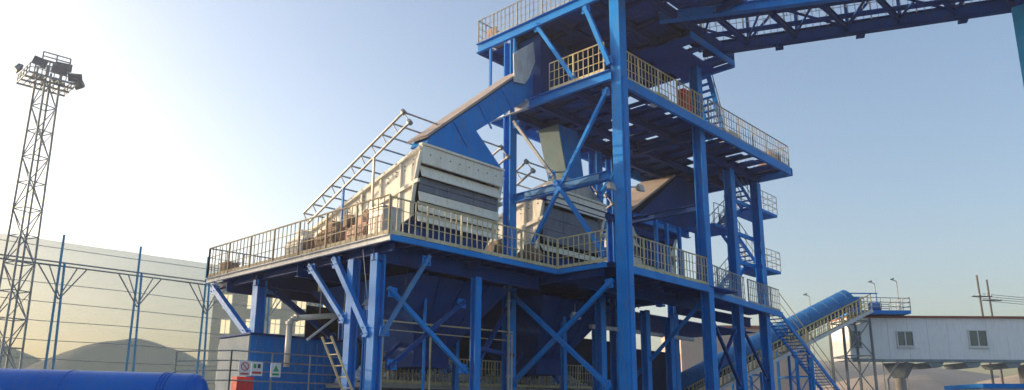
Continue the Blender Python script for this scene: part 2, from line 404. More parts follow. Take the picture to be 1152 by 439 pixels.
railing(T, (24.0, 22.95, Z2+.5), (39.75, 22.95, Z2+.5), 1.25, .25, 'railgrey')
# tie beams between levels and crossed braces on the left face
beam(T, (23.2, 21.6, 10.62), (23.2, 16.6, 10.62), .3, .36, 'blue')
MB().box((23.03, 17.0, 10.50), (23.18, 20.9, 10.72)).build('web_plate', 'blue_pale', T)
beam(T, (23.6, 20.6, 10.7), (30.4, 20.6, 10.7), .2, .3, 'blue_deep')
beam(T, (30.7, 20.6, 11.1), (36.0, 20.6, 11.1), .25, .36, 'blue')
beam(T, (30.65, 17.0, 10.9), (30.65, 21.6, 10.9), .22, .3, 'blue_deep')
beam(T, (23.06, 16.45, 14.2), (23.06, 21.3, 7.3), .14, .14, 'blue', 'brace', 'b')
beam(T, (22.99, 21.5, 14.1), (22.99, 19.2, 11.0), .12, .12, 'railgrey', 'brace', 'b')
beam(T, (22.99, 19.2, 10.9), (22.99, 16.7, 7.4), .15, .15, 'blue', 'brace', 'b')
beam(T, (30.4, 20.4, 14.5), (27.6, 20.4, 11.4), .18, .18, 'blue', 'brace', 'b')
beam(T, (23.1, 21.75, 2.7), (23.1, 16.5, 6.5), .16, .16, 'blue', 'brace', 'b')
beam(T, (22.93, 21.6, 6.5), (22.93, 16.6, 2.5), .16, .16, 'blue', 'brace', 'b')
beam(T, (30.7, 17.1, 6.5), (30.7, 21.6, 2.6), .14, .14, 'blue', 'brace', 'b')
beam(T, (30.86, 16.85, 6.1), (36.0, 18.1, 2.9), .14, .14, 'blue_deep', 'brace', 'b')
beam(T, (30.9, 16.95, 2.7), (36.05, 18.2, 5.9), .14, .14, 'blue_deep', 'brace', 'b')
beam(T, (36.6, 18.15, 6.0), (39.4, 18.25, 3.4), .12, .12, 'blue_deep', 'brace', 'b')
# enclosed head box between the two upper decks
MB().prism([(23.42,18.06),(23.42,14.95),(28.4,14.95),(29.0,16.2),(29.0,18.06)], 'y', 20.3, 22.3).build('head_box', 'blue_deep', T, bevel=.02)
m = MB()
for x in (24.9, 25.9, 26.9, 27.9): m.box((x, 20.22, 14.96), (x+.08, 20.297, 18.0))
m.build('stiffener', 'blue_deep', T)
# steep stair from the top deck down to the middle deck
stair(T, (31.5, 16.7, 18.5), (33.2, 16.7, 14.95), .8, (0,1,0), 12)

# ------------------------------------------------------------------ lower platform
P = thing('screening_platform', 'broad blue raised platform on columns with knee braces, carrying the cream screen boxes', 'platform', (14.6, 19.1, 0))
Z1 = 6.98
deckplates(P, 14.6, 22.95, 19.1, 31.5, Z1+.16, 7, 10, mat='deck', gap=.01)
deckplates(P, 22.95, 33.0, 16.45, 30, Z1+.16, 8, 10, mat='deck', gap=.01)
deckplates(P, 33.0, 41.0, 18.0, 19.9, Z1+.16, 6, 2, mat='deck', gap=.01)
beam(P, (14.53, 19.0, Z1+.06), (14.53, 31.6, Z1+.06), .12, .22, 'whitep', 'edge_beam', 'c')
beam(P, (14.6, 19.04, Z1+.08), (22.86, 19.04, Z1+.08), .12, .18, 'blue', 'edge_beam', 'c')
beam(P, (22.92, 19.0, Z1+.08), (22.92, 16.6, Z1+.08), .12, .18, 'blue', 'edge_beam', 'c')
beam(P, (23.56, 16.38, Z1+.03), (30.38, 16.5, Z1+.03), .12, .28, 'blue', 'edge_beam', 'c')
beam(P, (30.86, 17.0, Z1+.03), (41.1, 17.96, Z1+.03), .12, .28, 'blue', 'edge_beam', 'c')
for x0, x1, y in ((14.7, 22.9, 20.0), (14.7, 32.9, 22.2), (14.7, 32.9, 24.6), (14.7, 32.9, 27.6), (14.7, 32.9, 30.0), (23.4, 32.9, 18.3), (33, 41, 19.8)):
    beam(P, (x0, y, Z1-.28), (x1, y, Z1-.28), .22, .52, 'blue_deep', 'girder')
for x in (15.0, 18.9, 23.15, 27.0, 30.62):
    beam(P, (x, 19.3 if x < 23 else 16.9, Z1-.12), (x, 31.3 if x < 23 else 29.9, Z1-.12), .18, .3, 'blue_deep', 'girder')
for i in range(7):
    y = 20.9 + i*1.45
    beam(P, (14.7, y, Z1+.05), (22.8, y, Z1+.05), .08, .16, 'blue_deep', 'joist')
for i in range(12):
    x = 15.6 + i*.62
    if abs(x-18.9) > .2: beam(P, (x, 19.12, Z1+.05), (x, 20.8, Z1+.05), .07, .15, 'blue_deep', 'joist')
for i in range(11):
    x = 23.8 + i*.62
    beam(P, (x, 16.6, Z1+.05), (x, 18.2, Z1+.05), .07, .15, 'blue_deep', 'joist')
hcol(P, 14.9, 20.0, 0, Z1-.3, .36, 'x')
hcol(P, 14.95, 21.4, 0, Z1-.3, .32, 'x')
hcol(P, 14.95, 27.7, 0, Z1-.3, .40, 'x')
hcol(P, 19.15, 19.75, 0, Z1-.55, .28)
hcol(P, 19.0, 27.7, 0, Z1-.55, .34); hcol(P, 27.0, 27.6, 0, Z1-.55, .34); hcol(P, 23.1, 27.6, 0, Z1-.55, .34)
beam(P, (14.75, 22.3, 6.85), (14.75, 20.1, 4.0), .2, .2, 'blue', 'brace', 'b')
beam(P, (14.78, 23.9, 6.8), (14.78, 21.5, 4.55), .16, .16, 'blue', 'brace', 'b')
beam(P, (14.75, 31.3, 6.8), (14.75, 27.9, 4.5), .22, .22, 'blue', 'brace', 'b')
beam(P, (16.5, 19.3, 6.78), (14.85, 19.6, 3.95), .13, .13, 'blue_pale', 'brace', 'b')
beam(P, (18.6, 27.7, 4.6), (15.3, 27.7, 6.5), .2, .2, 'blue_deep', 'brace', 'b')
beam(P, (15.3, 19.9, 5.6), (18.9, 19.9, 3.0), .14, .14, 'blue', 'brace', 'b')
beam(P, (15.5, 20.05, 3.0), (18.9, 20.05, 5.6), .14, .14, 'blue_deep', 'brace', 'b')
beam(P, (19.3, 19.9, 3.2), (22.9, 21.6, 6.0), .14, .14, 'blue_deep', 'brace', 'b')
railing(P, (14.55, 19.05, Z1+.2), (14.55, 31.5, Z1+.2), 1.28, .30, 'rail_backlit', bar=.03)
railing(P, (14.55, 31.5, Z1+.2), (20.0, 31.5, Z1+.2), 1.28, .26, 'railgrey')
railing(P, (14.6, 19.05, Z1+.2), (22.9, 19.05, Z1+.2), 1.22, .26)
railing(P, (22.92, 19.0, Z1+.2), (22.92, 16.6, Z1+.2), 1.22, .26)
railing(P, (23.6, 16.4, Z1+.2), (30.3, 16.5, Z1+.2), 1.22, .26)
railing(P, (30.95, 17.0, Z1+.2), (36.05, 17.6, Z1+.2), 1.22, .26, 'railgrey')
railing(P, (36.55, 17.65, Z1+.2), (41.0, 18.0, Z1+.2), 1.22, .26, 'railgrey')
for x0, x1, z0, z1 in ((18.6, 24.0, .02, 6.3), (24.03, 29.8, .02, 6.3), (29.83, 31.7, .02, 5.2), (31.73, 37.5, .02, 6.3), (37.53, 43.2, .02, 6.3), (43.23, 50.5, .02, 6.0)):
    MB().box((x0, 30.1, z0), (x1, 30.16, z1)).build('shade_backing', 'dark_backing', P)  # dark sheets added so the space under the deck reads as shaded
deckplates(P, 33.0, 50.5, 24.0, 30, Z1+.16, 9, 5, mat='deck', gap=.01)
for a_, b_ in (((17.2,22.9,6.2),(20.8,22.9,3.2)), ((17.2,23.05,3.2),(20.8,23.05,6.2)), ((24.0,22.9,6.2),(27.6,22.9,3.0)), ((24.0,23.05,3.0),(27.6,23.05,6.2))):
    beam(P, a_, b_, .12, .12, 'blue_deep', 'brace', 'b')
for x_, y_ in ((16.9, 23.2), (21.4, 23.2), (22.4, 25.0), (25.9, 21.2), (28.6, 23.4)): hcol(P, x_, y_, 0, Z1-.55, .2)
beam(P, (19.4, 19.9, 3.9), (22.9, 21.4, 3.9), .12, .16, 'blue_deep', 'tie_beam', 'c')
HR = thing('pipe_handrail', 'thin pipe handrail deep in the shade behind the front columns', 'railing', (17, 22.5, 0))
m = MB(); m.tube((16.1, 21.15, 4.7), (22.6, 21.15, 4.8), .03, 6); m.tube((16.1, 21.15, 4.4), (22.6, 21.15, 4.45), .02, 6); m.build('rail', 'rail', HR)
for i in range(4): MB().tube((16.1+i*2.15, 21.15, 0), (16.1+i*2.15, 21.15, 4.7), .035, 6).build('post', 'rail', HR)
for (x, y, zt, mt_, lab) in ((16.6, 22.0, 6.8, 'galv', 'vertical grey service pipe behind the platform corner column'), (18.0, 21.2, 6.6, 'blue', 'slim blue riser pipe in the shade beside the big hopper'), (22.2, 21.0, 6.6, 'railgrey', 'slim grey riser pipe left of the crossed braces')):
    r_ = thing('riser_pipe', lab, 'pipe', (x, y, 0), 'riser pipes under the platform')
    MB().tube((x, y, 0), (x, y, zt), .055, 8).build('pipe_run', mt_, r_)
    for z in (3.0, 4.6, 6.0): MB().tube((x, y, z), (x, y, z+.07), .09, 8).build('flange', mt_, r_)
# inner low gallery with its own guard rail
LG = thing('low_gallery', 'low walkway with yellowed guard rail in the shade under the platform', 'walkway', (17, 23, 0))
MB().box((17.4, 23.95, 2.55), (32.6, 26.4, 2.72)).build('slab', 'concrete', LG)
for x in (17.5, 21, 25, 29, 32): MB().box((x, 24.1, 0), (x+.25, 24.35, 2.549)).build('leg', 'blue_deep', LG)
railing(LG, (17.4, 24.0, 2.72), (23.0, 24.0, 2.72), 1.12, .2)
railing(LG, (23.3, 24.0, 2.72), (32.4, 24.0, 2.85), 1.12, .2)

# crushed stone heaped on the low gallery
m = MB(); rs = random.Random(21)
for i in range(1900):
    x = rs.uniform(17.6, 32.3); y = rs.uniform(24.3, 26.2); r = rs.uniform(.06, .2)
    z = 2.72 + max(0, 1.25 - abs(y-25.4)*.8) * (.6 + .4*math.sin(x*1.7)) * rs.random()
    v = []
    for (a, b, c) in ((1,0,0),(0,1,0),(-1,0,0),(0,-1,0),(0,0,1),(0,0,-1)):
        k = r*rs.uniform(.6, 1.2); v.append((x+a*k, y+b*k, z+c*k+.05))
    m.add(v, [(0,1,4),(1,2,4),(2,3,4),(3,0,4),(1,0,5),(2,1,5),(3,2,5),(0,3,5)])
tag(m.build('crushed_stone', 'tan_sack'), None, None, kind='stuff')

# hoppers hanging under the platform
for i, (x0, lab) in enumerate(((16.9, 'large dark blue sloping hopper under the platform, nearest the container'), (23.9, 'dark blue hopper under the middle screen box, behind the crossed braces'),
                         )):
    h = thing('discharge_hopper', lab, 'hopper', (x0, 21, 3.4), 'hoppers under the platform')
    x1 = x0 + 5.0; z1 = Z1 - .56; z0 = 4.0
    top = [(x0,20.6,z1),(x1,20.6,z1),(x1,27.2,z1),(x0,27.2,z1)]; bot = [(x0+1.6,22.4,z0),(x1-1.6,22.4,z0),(x1-1.6,25,z0),(x0+1.6,25,z0)]
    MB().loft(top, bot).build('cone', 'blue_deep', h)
    MB().box((x0+1.6,22.4,3.3),(x1-1.6,25,z0-.002)).build('outlet', 'blue_deep', h)
    for k in (1, 2, 3): 
        mm = MB(); t = k/4; mm.bar(Vector(top[0]).lerp(Vector(top[1]), t) + Vector((0,-.03,0)), Vector(bot[0]).lerp(Vector(bot[1]), t) + Vector((0,-.03,0)), .06, .05)
        mm.build('rib', 'blue_deep', h)

# ------------------------------------------------------------------ stair tower at the far end
S = thing('zigzag_staircase', 'blue zigzag staircase with cantilevered landings beyond the two rearmost columns', 'staircase', (36, 19, 0))
def landing(x0, x1, y0, y1, z, rails=True):
    l = MB().box((x0, y0, z), (x1, y1, z+.16)).build('landing', 'blue', S)
    for a, b, n in (((x0+.4,y0,z+.16),(x1,y0,z+.16),4), ((x1,y0,z+.16),(x1,y1,z+.16),2), ((x0+.4,y1,z+.16),(x1,y1,z+.16),4)):
        pipe_rail(l, a, b, 1.1, n, 'railgrey', 'guard_rail', (.33, .66))
    return l
landing(40.3, 43.1, 18.65, 20.3, 13.1)
landing(40.3, 43.0, 18.65, 20.3, 9.65)
MB().box((35.4, 18.7, 11.2), (37.6, 20.4, 11.36)).build('landing', 'blue', S)
MB().box((35.4, 18.7, 7.9), (36.9, 20.4, 8.02)).build('landing', 'blue', S)
pipe_rail(S, (35.4, 18.7, 11.36), (37.6, 18.7, 11.36), 1.1, 2)
stair(S, (37.6, 18.75, 14.85), (40.3, 18.75, 13.2), .75, (0,1,0), 8)
stair(S, (40.3, 19.55, 13.2), (37.6, 19.55, 11.3), .75, (0,1,0), 9)
stair(S, (37.6, 18.75, 11.3), (40.3, 18.75, 9.75), .75, (0,1,0), 8)
stair(S, (40.3, 19.55, 9.75), (36.6, 19.55, 7.2), .75, (0,1,0), 12)
for z in (9.7, 11.25, 13.1): MB().bar((36.5, 18.6, z-.1), (40.4, 18.6, z-.1), .12, .2).build('beam', 'blue', S)
MB().bar((42.9, 20.4, 0), (42.9, 20.4, .3), .2, .2).build('footing', 'concrete', S)

# straight stair from the platform down to the yard
A = thing('access_stair', 'long straight blue stair with yellowed handrails running down to the yard on the right', 'staircase', (41, 18, 0))
stair(A, (41.0, 18.0, 7.1), (54.0, 18.0, 0.2), 1.0, (0,1,0), 42, True, 'blue', 'rail', 'stringer', 1.15)
for x, z in ((44.9, 4.9), (49.0, 2.7)):
    for y in (18.05, 18.95): MB().box((x-.08, y-.08, 0), (x+.08, y+.08, z)).build('post', 'blue', A)

# ------------------------------------------------------------------ vibrating screens
def screen_box(x0, yf, label, w=4.3, front='louvre', dz=0.0):
    s = thing('vibrating_screen', label, 'vibrating screen', (x0, yf, Z1+.2), 'vibrating screens in a row on the platform')
    x1 = x0 + w
    def prof():  # front edge bows back between crown and foot
        pts = [(yf, 11.3+dz), (yf+.05, 11.05+dz)]
        for k in range(9):
            t = k/8; pts.append((yf + .12 + .38*math.sin(math.pi*t*.5), 10.85 + dz - 2.2*t))
        pts += [(yf+1.4, 8.35+dz), (yf+4.5, 7.95+dz), (yf+8.2, 7.75+dz), (yf+8.3, 8.9+dz), (yf+4.0, 10.14+dz)]
        return pts
    pr = prof()
    for x in (x0, x1-.05):
        sp = MB().prism(pr, 'x', x, x+.05).build('side_plate', 'cream', s)
        sx = -1 if x == x0 else 1; xf = x if sx < 0 else x+.05
        for k, y in enumerate((yf+1.2, yf+2.4, yf+3.6, yf+4.8, yf+6.0, yf+7.2)):
            zt = 11.3 + dz - (y-yf)*.29 - .05
            MB().bar((xf + sx*.045, y, 8.25+dz-(y-yf)*.05), (xf + sx*.045, y, zt - .1), .07, .09).build('rib', 'cream', sp)
        m = MB(); m.bar((xf+sx*.06, yf+.1, 9.95+dz), (xf+sx*.06, yf+8.2, 8.3+dz), .1, .14); m.bar((xf+sx*.06, yf+.05, 11.2+dz), (xf+sx*.06, yf+8.2, 8.85+dz), .12, .12)
        m.build('flange', 'cream', sp)
        b = MB()
        for i in range(15):
            y = yf + .5 + i*.5
            for z in (11.06 - (y-yf)*.288 - .09, 10.88-(y-yf)*.288 - .09): b.tube((xf, y, z+dz), (xf + sx*.03, y, z+dz), .028, 6)
        b.build('bolt', 'brown', sp)
        # drive port with cast surround
        for y in (yf+2.9, yf+4.2):
            c = MB(); c.tube((xf, y, 8.95+dz), (xf+sx*.28, y, 8.95+dz), .36, 16); c.tube((xf+sx*.281, y, 8.95+dz), (xf+sx*.42, y, 8.95+dz), .2, 12)
            c.build('exciter', 'brown', sp)
    for X, sg in ((x0-.03, -1), (x1+.03, 1)):
        m = MB(); pp = pr[1:11]
        for a_, b_ in zip(pp, pp[1:]): m.bar((X, a_[0]-.02, a_[1]), (X, b_[0]-.02, b_[1]), .05, .16, (1,0,0))
        m.build('edge_flange', 'cream', s)
    # front: tall header, slit, slat, rubber curtains, foot slats
    MB().box((x0+.05, yf+.02, 10.62+dz), (x1-.05, yf+.10, 11.28+dz)).build('header', 'cream', s)
    MB().box((x0-.06, yf-.06, 11.3+dz), (x1+.06, yf+.16, 11.38+dz)).build('crown_flange', 'cream', s)
    MB().box((x0+.06, yf-.03, 10.60+dz), (x1-.06, yf+.019, 10.68+dz)).build('lower_lip', 'cream', s)
    m = MB()
    for i in range(8):
        x = x0 + .4 + i*.5; m.tube((x, yf-.0, 11.0+dz), (x, yf+.03, 11.0+dz), .03, 6)
    m.build('bolt', 'brown', s)
    def slat(za, zb, ya, yb):
        m = MB(); X0, X1 = x0+.06, x1-.06
        m.loft([(X0, yf+ya, za+dz), (X1, yf+ya, za+dz), (X1, yf+ya+.04, za+dz), (X0, yf+ya+.04, za+dz)],
               [(X0, yf+yb, zb+dz), (X1, yf+yb, zb+dz), (X1, yf+yb+.04, zb+dz), (X0, yf+yb+.04, zb+dz)])
        m.bar((X0, yf+ya-.03, za+dz), (X1, yf+ya-.03, za+dz), .05, .05)
        m.build('louvre', 'cream', s)
    if front == 'louvre':
        slat(10.12, 10.56, .04, .2)
        for z0, z1 in ((9.86, 10.1), (9.6, 9.84)):
            for k in range(3):
                xa = x0 + .08 + k*(w-.16)/3
                MB().box((xa+.01, yf+.2+(10-z1)*.1, z0+dz), (xa+(w-.16)/3-.01, yf+.26+(10-z1)*.1, z1+dz)).build('rubber_curtain', 'greypanel', s)
        slat(9.2, 9.57, .14, .22); slat(8.82, 9.19, .16, .25); slat(8.44, 8.8, .2, .28)
    else:
        for z0, z1 in ((9.0, 9.5), (9.52, 10.02), (10.04, 10.54)):
            for k in range(3):
                xa = x0 + .08 + k*(w-.16)/3
                MB().box((xa+.01, yf+.25, z0+dz), (xa+(w-.16)/3-.01, yf+.3, z1+dz)).build('rubber_curtain', 'greypanel', s)
        slat(8.56, 8.86, .22, .42)
    MB().box((x0+.052, yf+.45, 8.5+dz), (x1-.052, yf+.49, 10.75+dz)).build('back_panel', 'black', s)
    m = MB(); m.loft([(x0+.05,yf+.3,11.2+dz),(x1-.05,yf+.3,11.2+dz),(x1-.05,yf+.3,11.25+dz),(x0+.05,yf+.3,11.25+dz)], [(x0+.05,yf+8.2,8.86+dz),(x1-.05,yf+8.2,8.86+dz),(x1-.05,yf+8.2,8.91+dz),(x0+.05,yf+8.2,8.91+dz)])
    m.build('roof_plate', 'blue_pale', s)
    # base frame, spring feet, discharge lip
    for y in (yf+1.0, yf+6.6):
        for x in (x0+.25, x1-.25):
            m = MB(); m.box((x-.18, y-.18, Z1+.21), (x+.18, y+.18, 7.6+dz)); m.build('foot', 'blue', s)
            m = MB()
            for q in range(5): m.tube((x, y, 7.62+dz+q*.09), (x, y, 7.66+dz+q*.09), .13, 10)
            m.build('spring', 'black', s)
    m = MB(); m.loft([(x0+.2,yf+.5,8.5+dz),(x1-.2,yf+.5,8.5+dz),(x1-.2,yf+2.6,8.3+dz),(x0+.2,yf+2.6,8.3+dz)], [(x0+.9,yf+.7,Z1+.21),(x1-.9,yf+.7,Z1+.21),(x1-.9,yf+2.3,Z1+.21),(x0+.9,yf+2.3,Z1+.21)])
    m.build('discharge_lip', 'blue_deep', s)
    return s
screen_box(17.25, 20.75, 'cream louvred screen box nearest the platform corner, its side lit by the sun')
screen_box(24.05, 20.55, 'cream screen box with dark front curtains behind the tall tower column, middle of the row', dz=-.15, w=4.3, front='dark')
screen_box(30.9, 20.9, 'half hidden screen box behind the right railing, rearmost of the row', dz=-.3, w=4.3)

# motors along the screen's left side
def motor(x, y, z, label, mat='orange', k=1.0):
    t = thing('drive_motor', label, 'motor', (x, y, z), 'drive motors behind the platform railing')
    m = MB().tube((x, y-.45*k, z+.55*k), (x, y+.45*k, z+.55*k), .34*k, 18); m.build('casing', mat, t, False, .02)
    m = MB()
    for i in range(12):
        a = 2*math.pi*i/12; c, s_ = math.cos(a), math.sin(a)
        m.bar((x + c*.36*k, y-.36*k, z+.55*k+s_*.36*k), (x + c*.36*k, y+.36*k, z+.55*k+s_*.36*k), .03, .05)
    m.build('cooling_fin', mat, t)
    MB().box((x-.35*k, y-.4*k, z), (x+.35*k, y+.4*k, z+.2*k)).build('base', 'brown', t)
    MB().box((x-.16*k, y-.15*k, z+.9*k), (x+.16*k, y+.15*k, z+1.1*k)).build('terminal_box', mat, t)
    MB().tube((x, y-.6*k, z+.55*k), (x, y-.452*k, z+.55*k), .26*k, 14).build('fan_cover', 'brown', t)
    return t
motor(15.9, 22.3, Z1+.2, 'orange motor behind the railing, just left of the platform corner', 'orange', 1.2)
motor(15.9, 24.2, Z1+.2, 'dusty brown motor behind the left railing, second from the platform corner', 'brown', 1.35)
motor(15.8, 26.2, Z1+.2, 'pale cream motor behind the left railing, farthest along it', 'cream', 1.3)
motor(22.2, 19.9, Z1+.2, 'small rusty motor behind the front railing beside the blue column', 'brown', .9)

def column_lamp(x, y, z, sx, label):
    t = thing('column_lamp', label, 'lamp', (x, y, z), 'lamps bracketed on the tall column')
    MB().bar((x, y, z), (x+sx*.3, y-.1, z+.05), .05, .05).build('bracket', 'galv', t)
    c = Vector((x+sx*.42, y-.15, z+.02)); m = MB(); m.loft([c+Vector(p) for p in ((-.17,-.1,-.14),(.17,-.1,-.14),(.17,-.02,.14),(-.17,-.02,.14))], [c+Vector(p) for p in ((-.1,.14,-.08),(.1,.14,-.08),(.1,.16,.08),(-.1,.16,.08))])
    m.build('housing', 'galv', t)
column_lamp(23.1, 16.3, 9.95, -1, 'small grey lamp bracketed on the left side of the tall box column')
column_lamp(23.62, 15.9, 10.1, 1, 'small grey lamp bracketed on the right side of the tall box column')
cb = random.Random(4)
for (x, y, z0, z1, lab) in ((24.6, 17.3, 14.3, 8.6, 'thin dark cable hanging just right of the tall box column'), (26.6, 18.0, 14.3, 8.4, 'thin cable hanging between the tall column and the tan lidded chute'), (16.0, 19.9, 6.9, 5.0, 'short loose cable hanging under the front platform edge')):
    m = MB(); prev = Vector((x, y, z0))
    for i in range(1, 13):
        t_ = i/12; q = Vector((x + .12*math.sin(t_*5), y + .1*math.sin(t_*3+1), z0 + (z1-z0)*t_)); m.tube(prev, q, .016, 5); prev = q
    tag(m.build('hanging_cable', 'black'), lab, 'cable')
for (x, y, w_, h_, mt_, lab) in ((14.9, 30.6, .6, .6, 'brown', 'small brown bin in the far left corner of the platform'), (15.3, 20.4, .8, 1.3, 'galv', 'grey switch box just inside the platform corner')):
    bn = thing('storage_bin', lab, 'bin', (x, y, Z1+.2))
    MB().box((x, y, Z1+.2), (x+w_, y+w_, Z1+.2+h_)).build('body', mt_, bn, bevel=.03)
    MB().box((x-.03, y-.03, Z1+.202+h_), (x+w_+.03, y+w_+.03, Z1+.25+h_)).build('lid', mt_, bn)
# cross pieces of scattered plant on the platform
def crate(x, y, z, sx, sy, sz, mat, name, label, cat):
    t = thing(name, label, cat, (x, y, z))
    MB().box((x, y, z), (x+sx, y+sy, z+sz)).build('body', mat, t, bevel=.015)
    MB().box((x+.04, y-.02, z+.06), (x+sx-.04, y-.002, z+sz-.06)).build('door', mat, t)
    MB().box((x+sx*.8, y-.05, z+sz*.45), (x+sx*.86, y-.021, z+sz*.6)).build('handle', 'black', t)
    return t
crate(29.5, 16.75, Z2+.51, .6, .4, 1.5, 'red', 'control_box', 'red control box standing by the railing of the middle deck', 'control box')
crate(34.0, 16.9, Z2+.51, 1.3, .6, .8, 'galv', 'equipment_cabinet', 'small grey cabinet on the middle deck behind the grey railing', 'cabinet')
crate(27.5, 16.9, 18.62-3.7, .9, .5, .7, 'whitep', 'equipment_case', 'dusty white case behind the yellow railing of the middle deck', 'case')
def winch(x, y, z, label):
    t = thing('hoist_winch', label, 'winch', (x, y, z), 'orange winches on the upper decks')
    MB().tube((x-.3, y, z+.4), (x+.3, y, z+.4), .22, 14).build('drum', 'orange', t)
    for s_ in (-1, 1): MB().box((x+s_*.34-.03, y-.3, z), (x+s_*.34+.03, y+.3, z+.7)).build('side_frame', 'orange', t)
    MB().box((x-.45, y-.35, z-.0), (x+.45, y+.35, z+.05)).build('base', 'orange', t)
winch(23.6, 23.2, Z3+.52, 'small orange winch at the far left corner of the top deck')
t = winch(38.9, 17.2, Z2+.52, 'orange winch at the right end of the middle deck')
m = MB(); m.box((38.0, 16.62, Z2+.52), (39.5, 16.67, Z2+1.15)); 
o = m.build('guard_board', 'orange'); tag(o, 'orange board leaning inside the railing at the right end of the middle deck', 'board')

# ------------------------------------------------------------------ chutes
def chute(dx, dy, label, tan=True):
    c = thing('feed_chute', label, 'chute', (18+dx, 20.8+dy, 11), 'chutes feeding the screens')
    y0, y1 = 20.75+dy, 21.75+dy
    poly = [(17.45+dx, 11.42), (17.6+dx, 11.72), (23.0+dx, 16.3), (24.7+dx, 16.1), (24.9+dx, 15.2), (23.4+dx, 15.2), (20.0+dx, 12.62), (21.45+dx, 11.42)]
    MB().prism(poly, 'y', y0, y1).build('duct', 'blue', c, bevel=.015)
    a = Vector((17.4+dx, 0, 11.62)); b = Vector((22.75+dx, 0, 16.16))
    m = MB(); d = (b-a); nrm = Vector((-d.z, 0, d.x)).normalized()
    q = lambda P, y, t: (P.x + nrm.x*t, y, P.z + nrm.z*t)
    m.loft([q(a, y0-.08, 0), q(a, y1+.08, 0), q(a, y1+.08, .09), q(a, y0-.08, .09)], [q(b, y0-.08, 0), q(b, y1+.08, 0), q(b, y1+.08, .09), q(b, y0-.08, .09)])
    m.build('dusty_lid', 'dust', c)
    for t in (.25, .5, .75):
        p = a.lerp(b, t); MB().bar((p.x, y0-.03, p.z-.1), (p.x+.75, y0-.03, p.z-.95), .05, .06).build('rib', 'blue', c)
    return c
chute(0, 0, 'big blue inclined chute with dusty lid dropping to the nearest screen box')
c = thing('feed_chute', 'pale fronted blue chute dropping steeply from the middle deck to the middle screen', 'chute', (25, 20.6, 11), 'chutes feeding the screens')
MB().loft([(25.1,20.7,14.38),(26.5,20.7,14.38),(26.5,21.9,14.38),(25.1,21.9,14.38)], [(25.8,20.75,12.0),(27.0,20.75,12.0),(27.0,21.9,12.0),(25.8,21.9,12.0)]).build('duct', 'blue', c)
MB().loft([(25.06,20.72,14.37),(25.095,20.72,14.37),(25.095,21.88,14.37),(25.06,21.88,14.37)], [(25.76,20.77,12.0),(25.795,20.77,12.0),(25.795,21.88,12.0),(25.76,21.88,12.0)]).build('side_plate', 'greenish', c)
MB().loft([(25.6,20.7,12.0),(27.1,20.7,12.0),(27.1,22.0,12.0),(25.6,22.0,12.0)], [(24.4,20.62,11.25),(28.2,20.62,11.25),(28.2,22.3,11.25),(24.4,22.3,11.25)]).build('skirt', 'galv', c)
# right hand chute: tan lid, blue body
c = thing('feed_chute', 'dark blue chute with tan lid sloping up to the middle deck, rearmost of the chutes', 'chute', (31, 20.8, 11), 'chutes feeding the screens')
MB().prism([(31.0,10.75),(31.2,11.2),(35.6,14.38),(38.6,14.38),(38.6,12.6),(35.2,10.75)], 'y', 20.85, 22.9).build('duct', 'blue_deep', c)
m = MB(); m.loft([(30.2,20.75,11.05),(30.2,22.95,11.05),(30.2,22.95,11.15),(30.2,20.75,11.15)], [(35.2,20.75,14.3),(35.2,22.95,14.3),(35.1,22.95,14.38),(35.1,20.75,14.38)])
m.build('dusty_lid', 'dust', c)
MB().prism([(31.2,10.73),(35.0,10.73),(34.0,9.0),(32.2,9.0)], 'y', 20.87, 22.6).build('lower_cone', 'blue_deep', c)
for x in (31.6, 32.6, 33.8, 35.6, 36.4):
    MB().bar((x, 19.9, Z1+.2), (x, 19.9, 11.0), .16, .16).build('leg', 'blue', c)

# white head plate (inspection cover) high on the first chute
o = MB().prism([(22.05,15.4),(22.0,16.7),(23.27,17.7),(23.39,16.8),(23.0,15.9),(22.7,15.5)], 'y', 20.60, 20.655).build('inspection_cover', 'whitep')
tag(o, 'pale rounded cover plate bolted high beside the top deck, above the big chute', 'cover plate')

# ------------------------------------------------------------------ pipe racks over the screens
def rack(x0, x1, y0, z0, y1, z1, label, n=10, post=True):
    r = thing('pipe_rack', label, 'pipe frame', (x0, y0, Z1+.2), 'pipe frames over the screens')
    a = Vector((x0, y0, z0)); b = Vector((x0, y1, z1)); off = Vector((0, -.38, -.5))
    for X in (x0, x1):
        for k, o_ in ((0, Vector((0,0,0))), (1, off)):
            MB().tube((X, a.y+o_.y, a.z+o_.z), (X, b.y+o_.y, b.z+o_.z), .05, 7).build('rail', 'galv', r)
    for i in range(n+1):
        p = a.lerp(b, i/n); q = Vector((x1, p.y, p.z))
        MB().tube(p, q, .035, 6).build('rung', 'galv', r)
        MB().tube(p, p+off, .025, 5).build('link', 'galv', r); MB().tube(q, q+off, .025, 5).build('link', 'galv', r)
    for P_ in (a, a+off, Vector((x1,a.y,a.z)), Vector((x1,a.y,a.z))+off):
        MB().tube(P_ + Vector((0,-.06,-.06)), P_ + Vector((0,.06,.06)), .1, 8).build('joint', 'mast', r)
    if post:
        for t, mt in ((.32, 'galv'), (.62, 'blue')):
            p = (a+off).lerp(b+off, t)
            for X in (x0, x1): MB().bar((X, p.y, Z1+.2), (X, p.y, p.z-.03), .08, .08).build('post', mt, r)
    return r
rack(16.6, 21.85, 21.15, 12.5, 27.6, 9.75, 'sloping ladder frame of grey pipes rising over the nearest screen box')
rack(23.6, 28.2, 21.3, 12.35, 26.5, 9.9, 'short grey pipe frame seen behind the tower column over the middle screen', 8)
rack(30.4, 34.6, 22.0, 12.4, 26.5, 10.0, 'grey pipe frame behind the tan lidded chute, rearmost of the frames', 7)

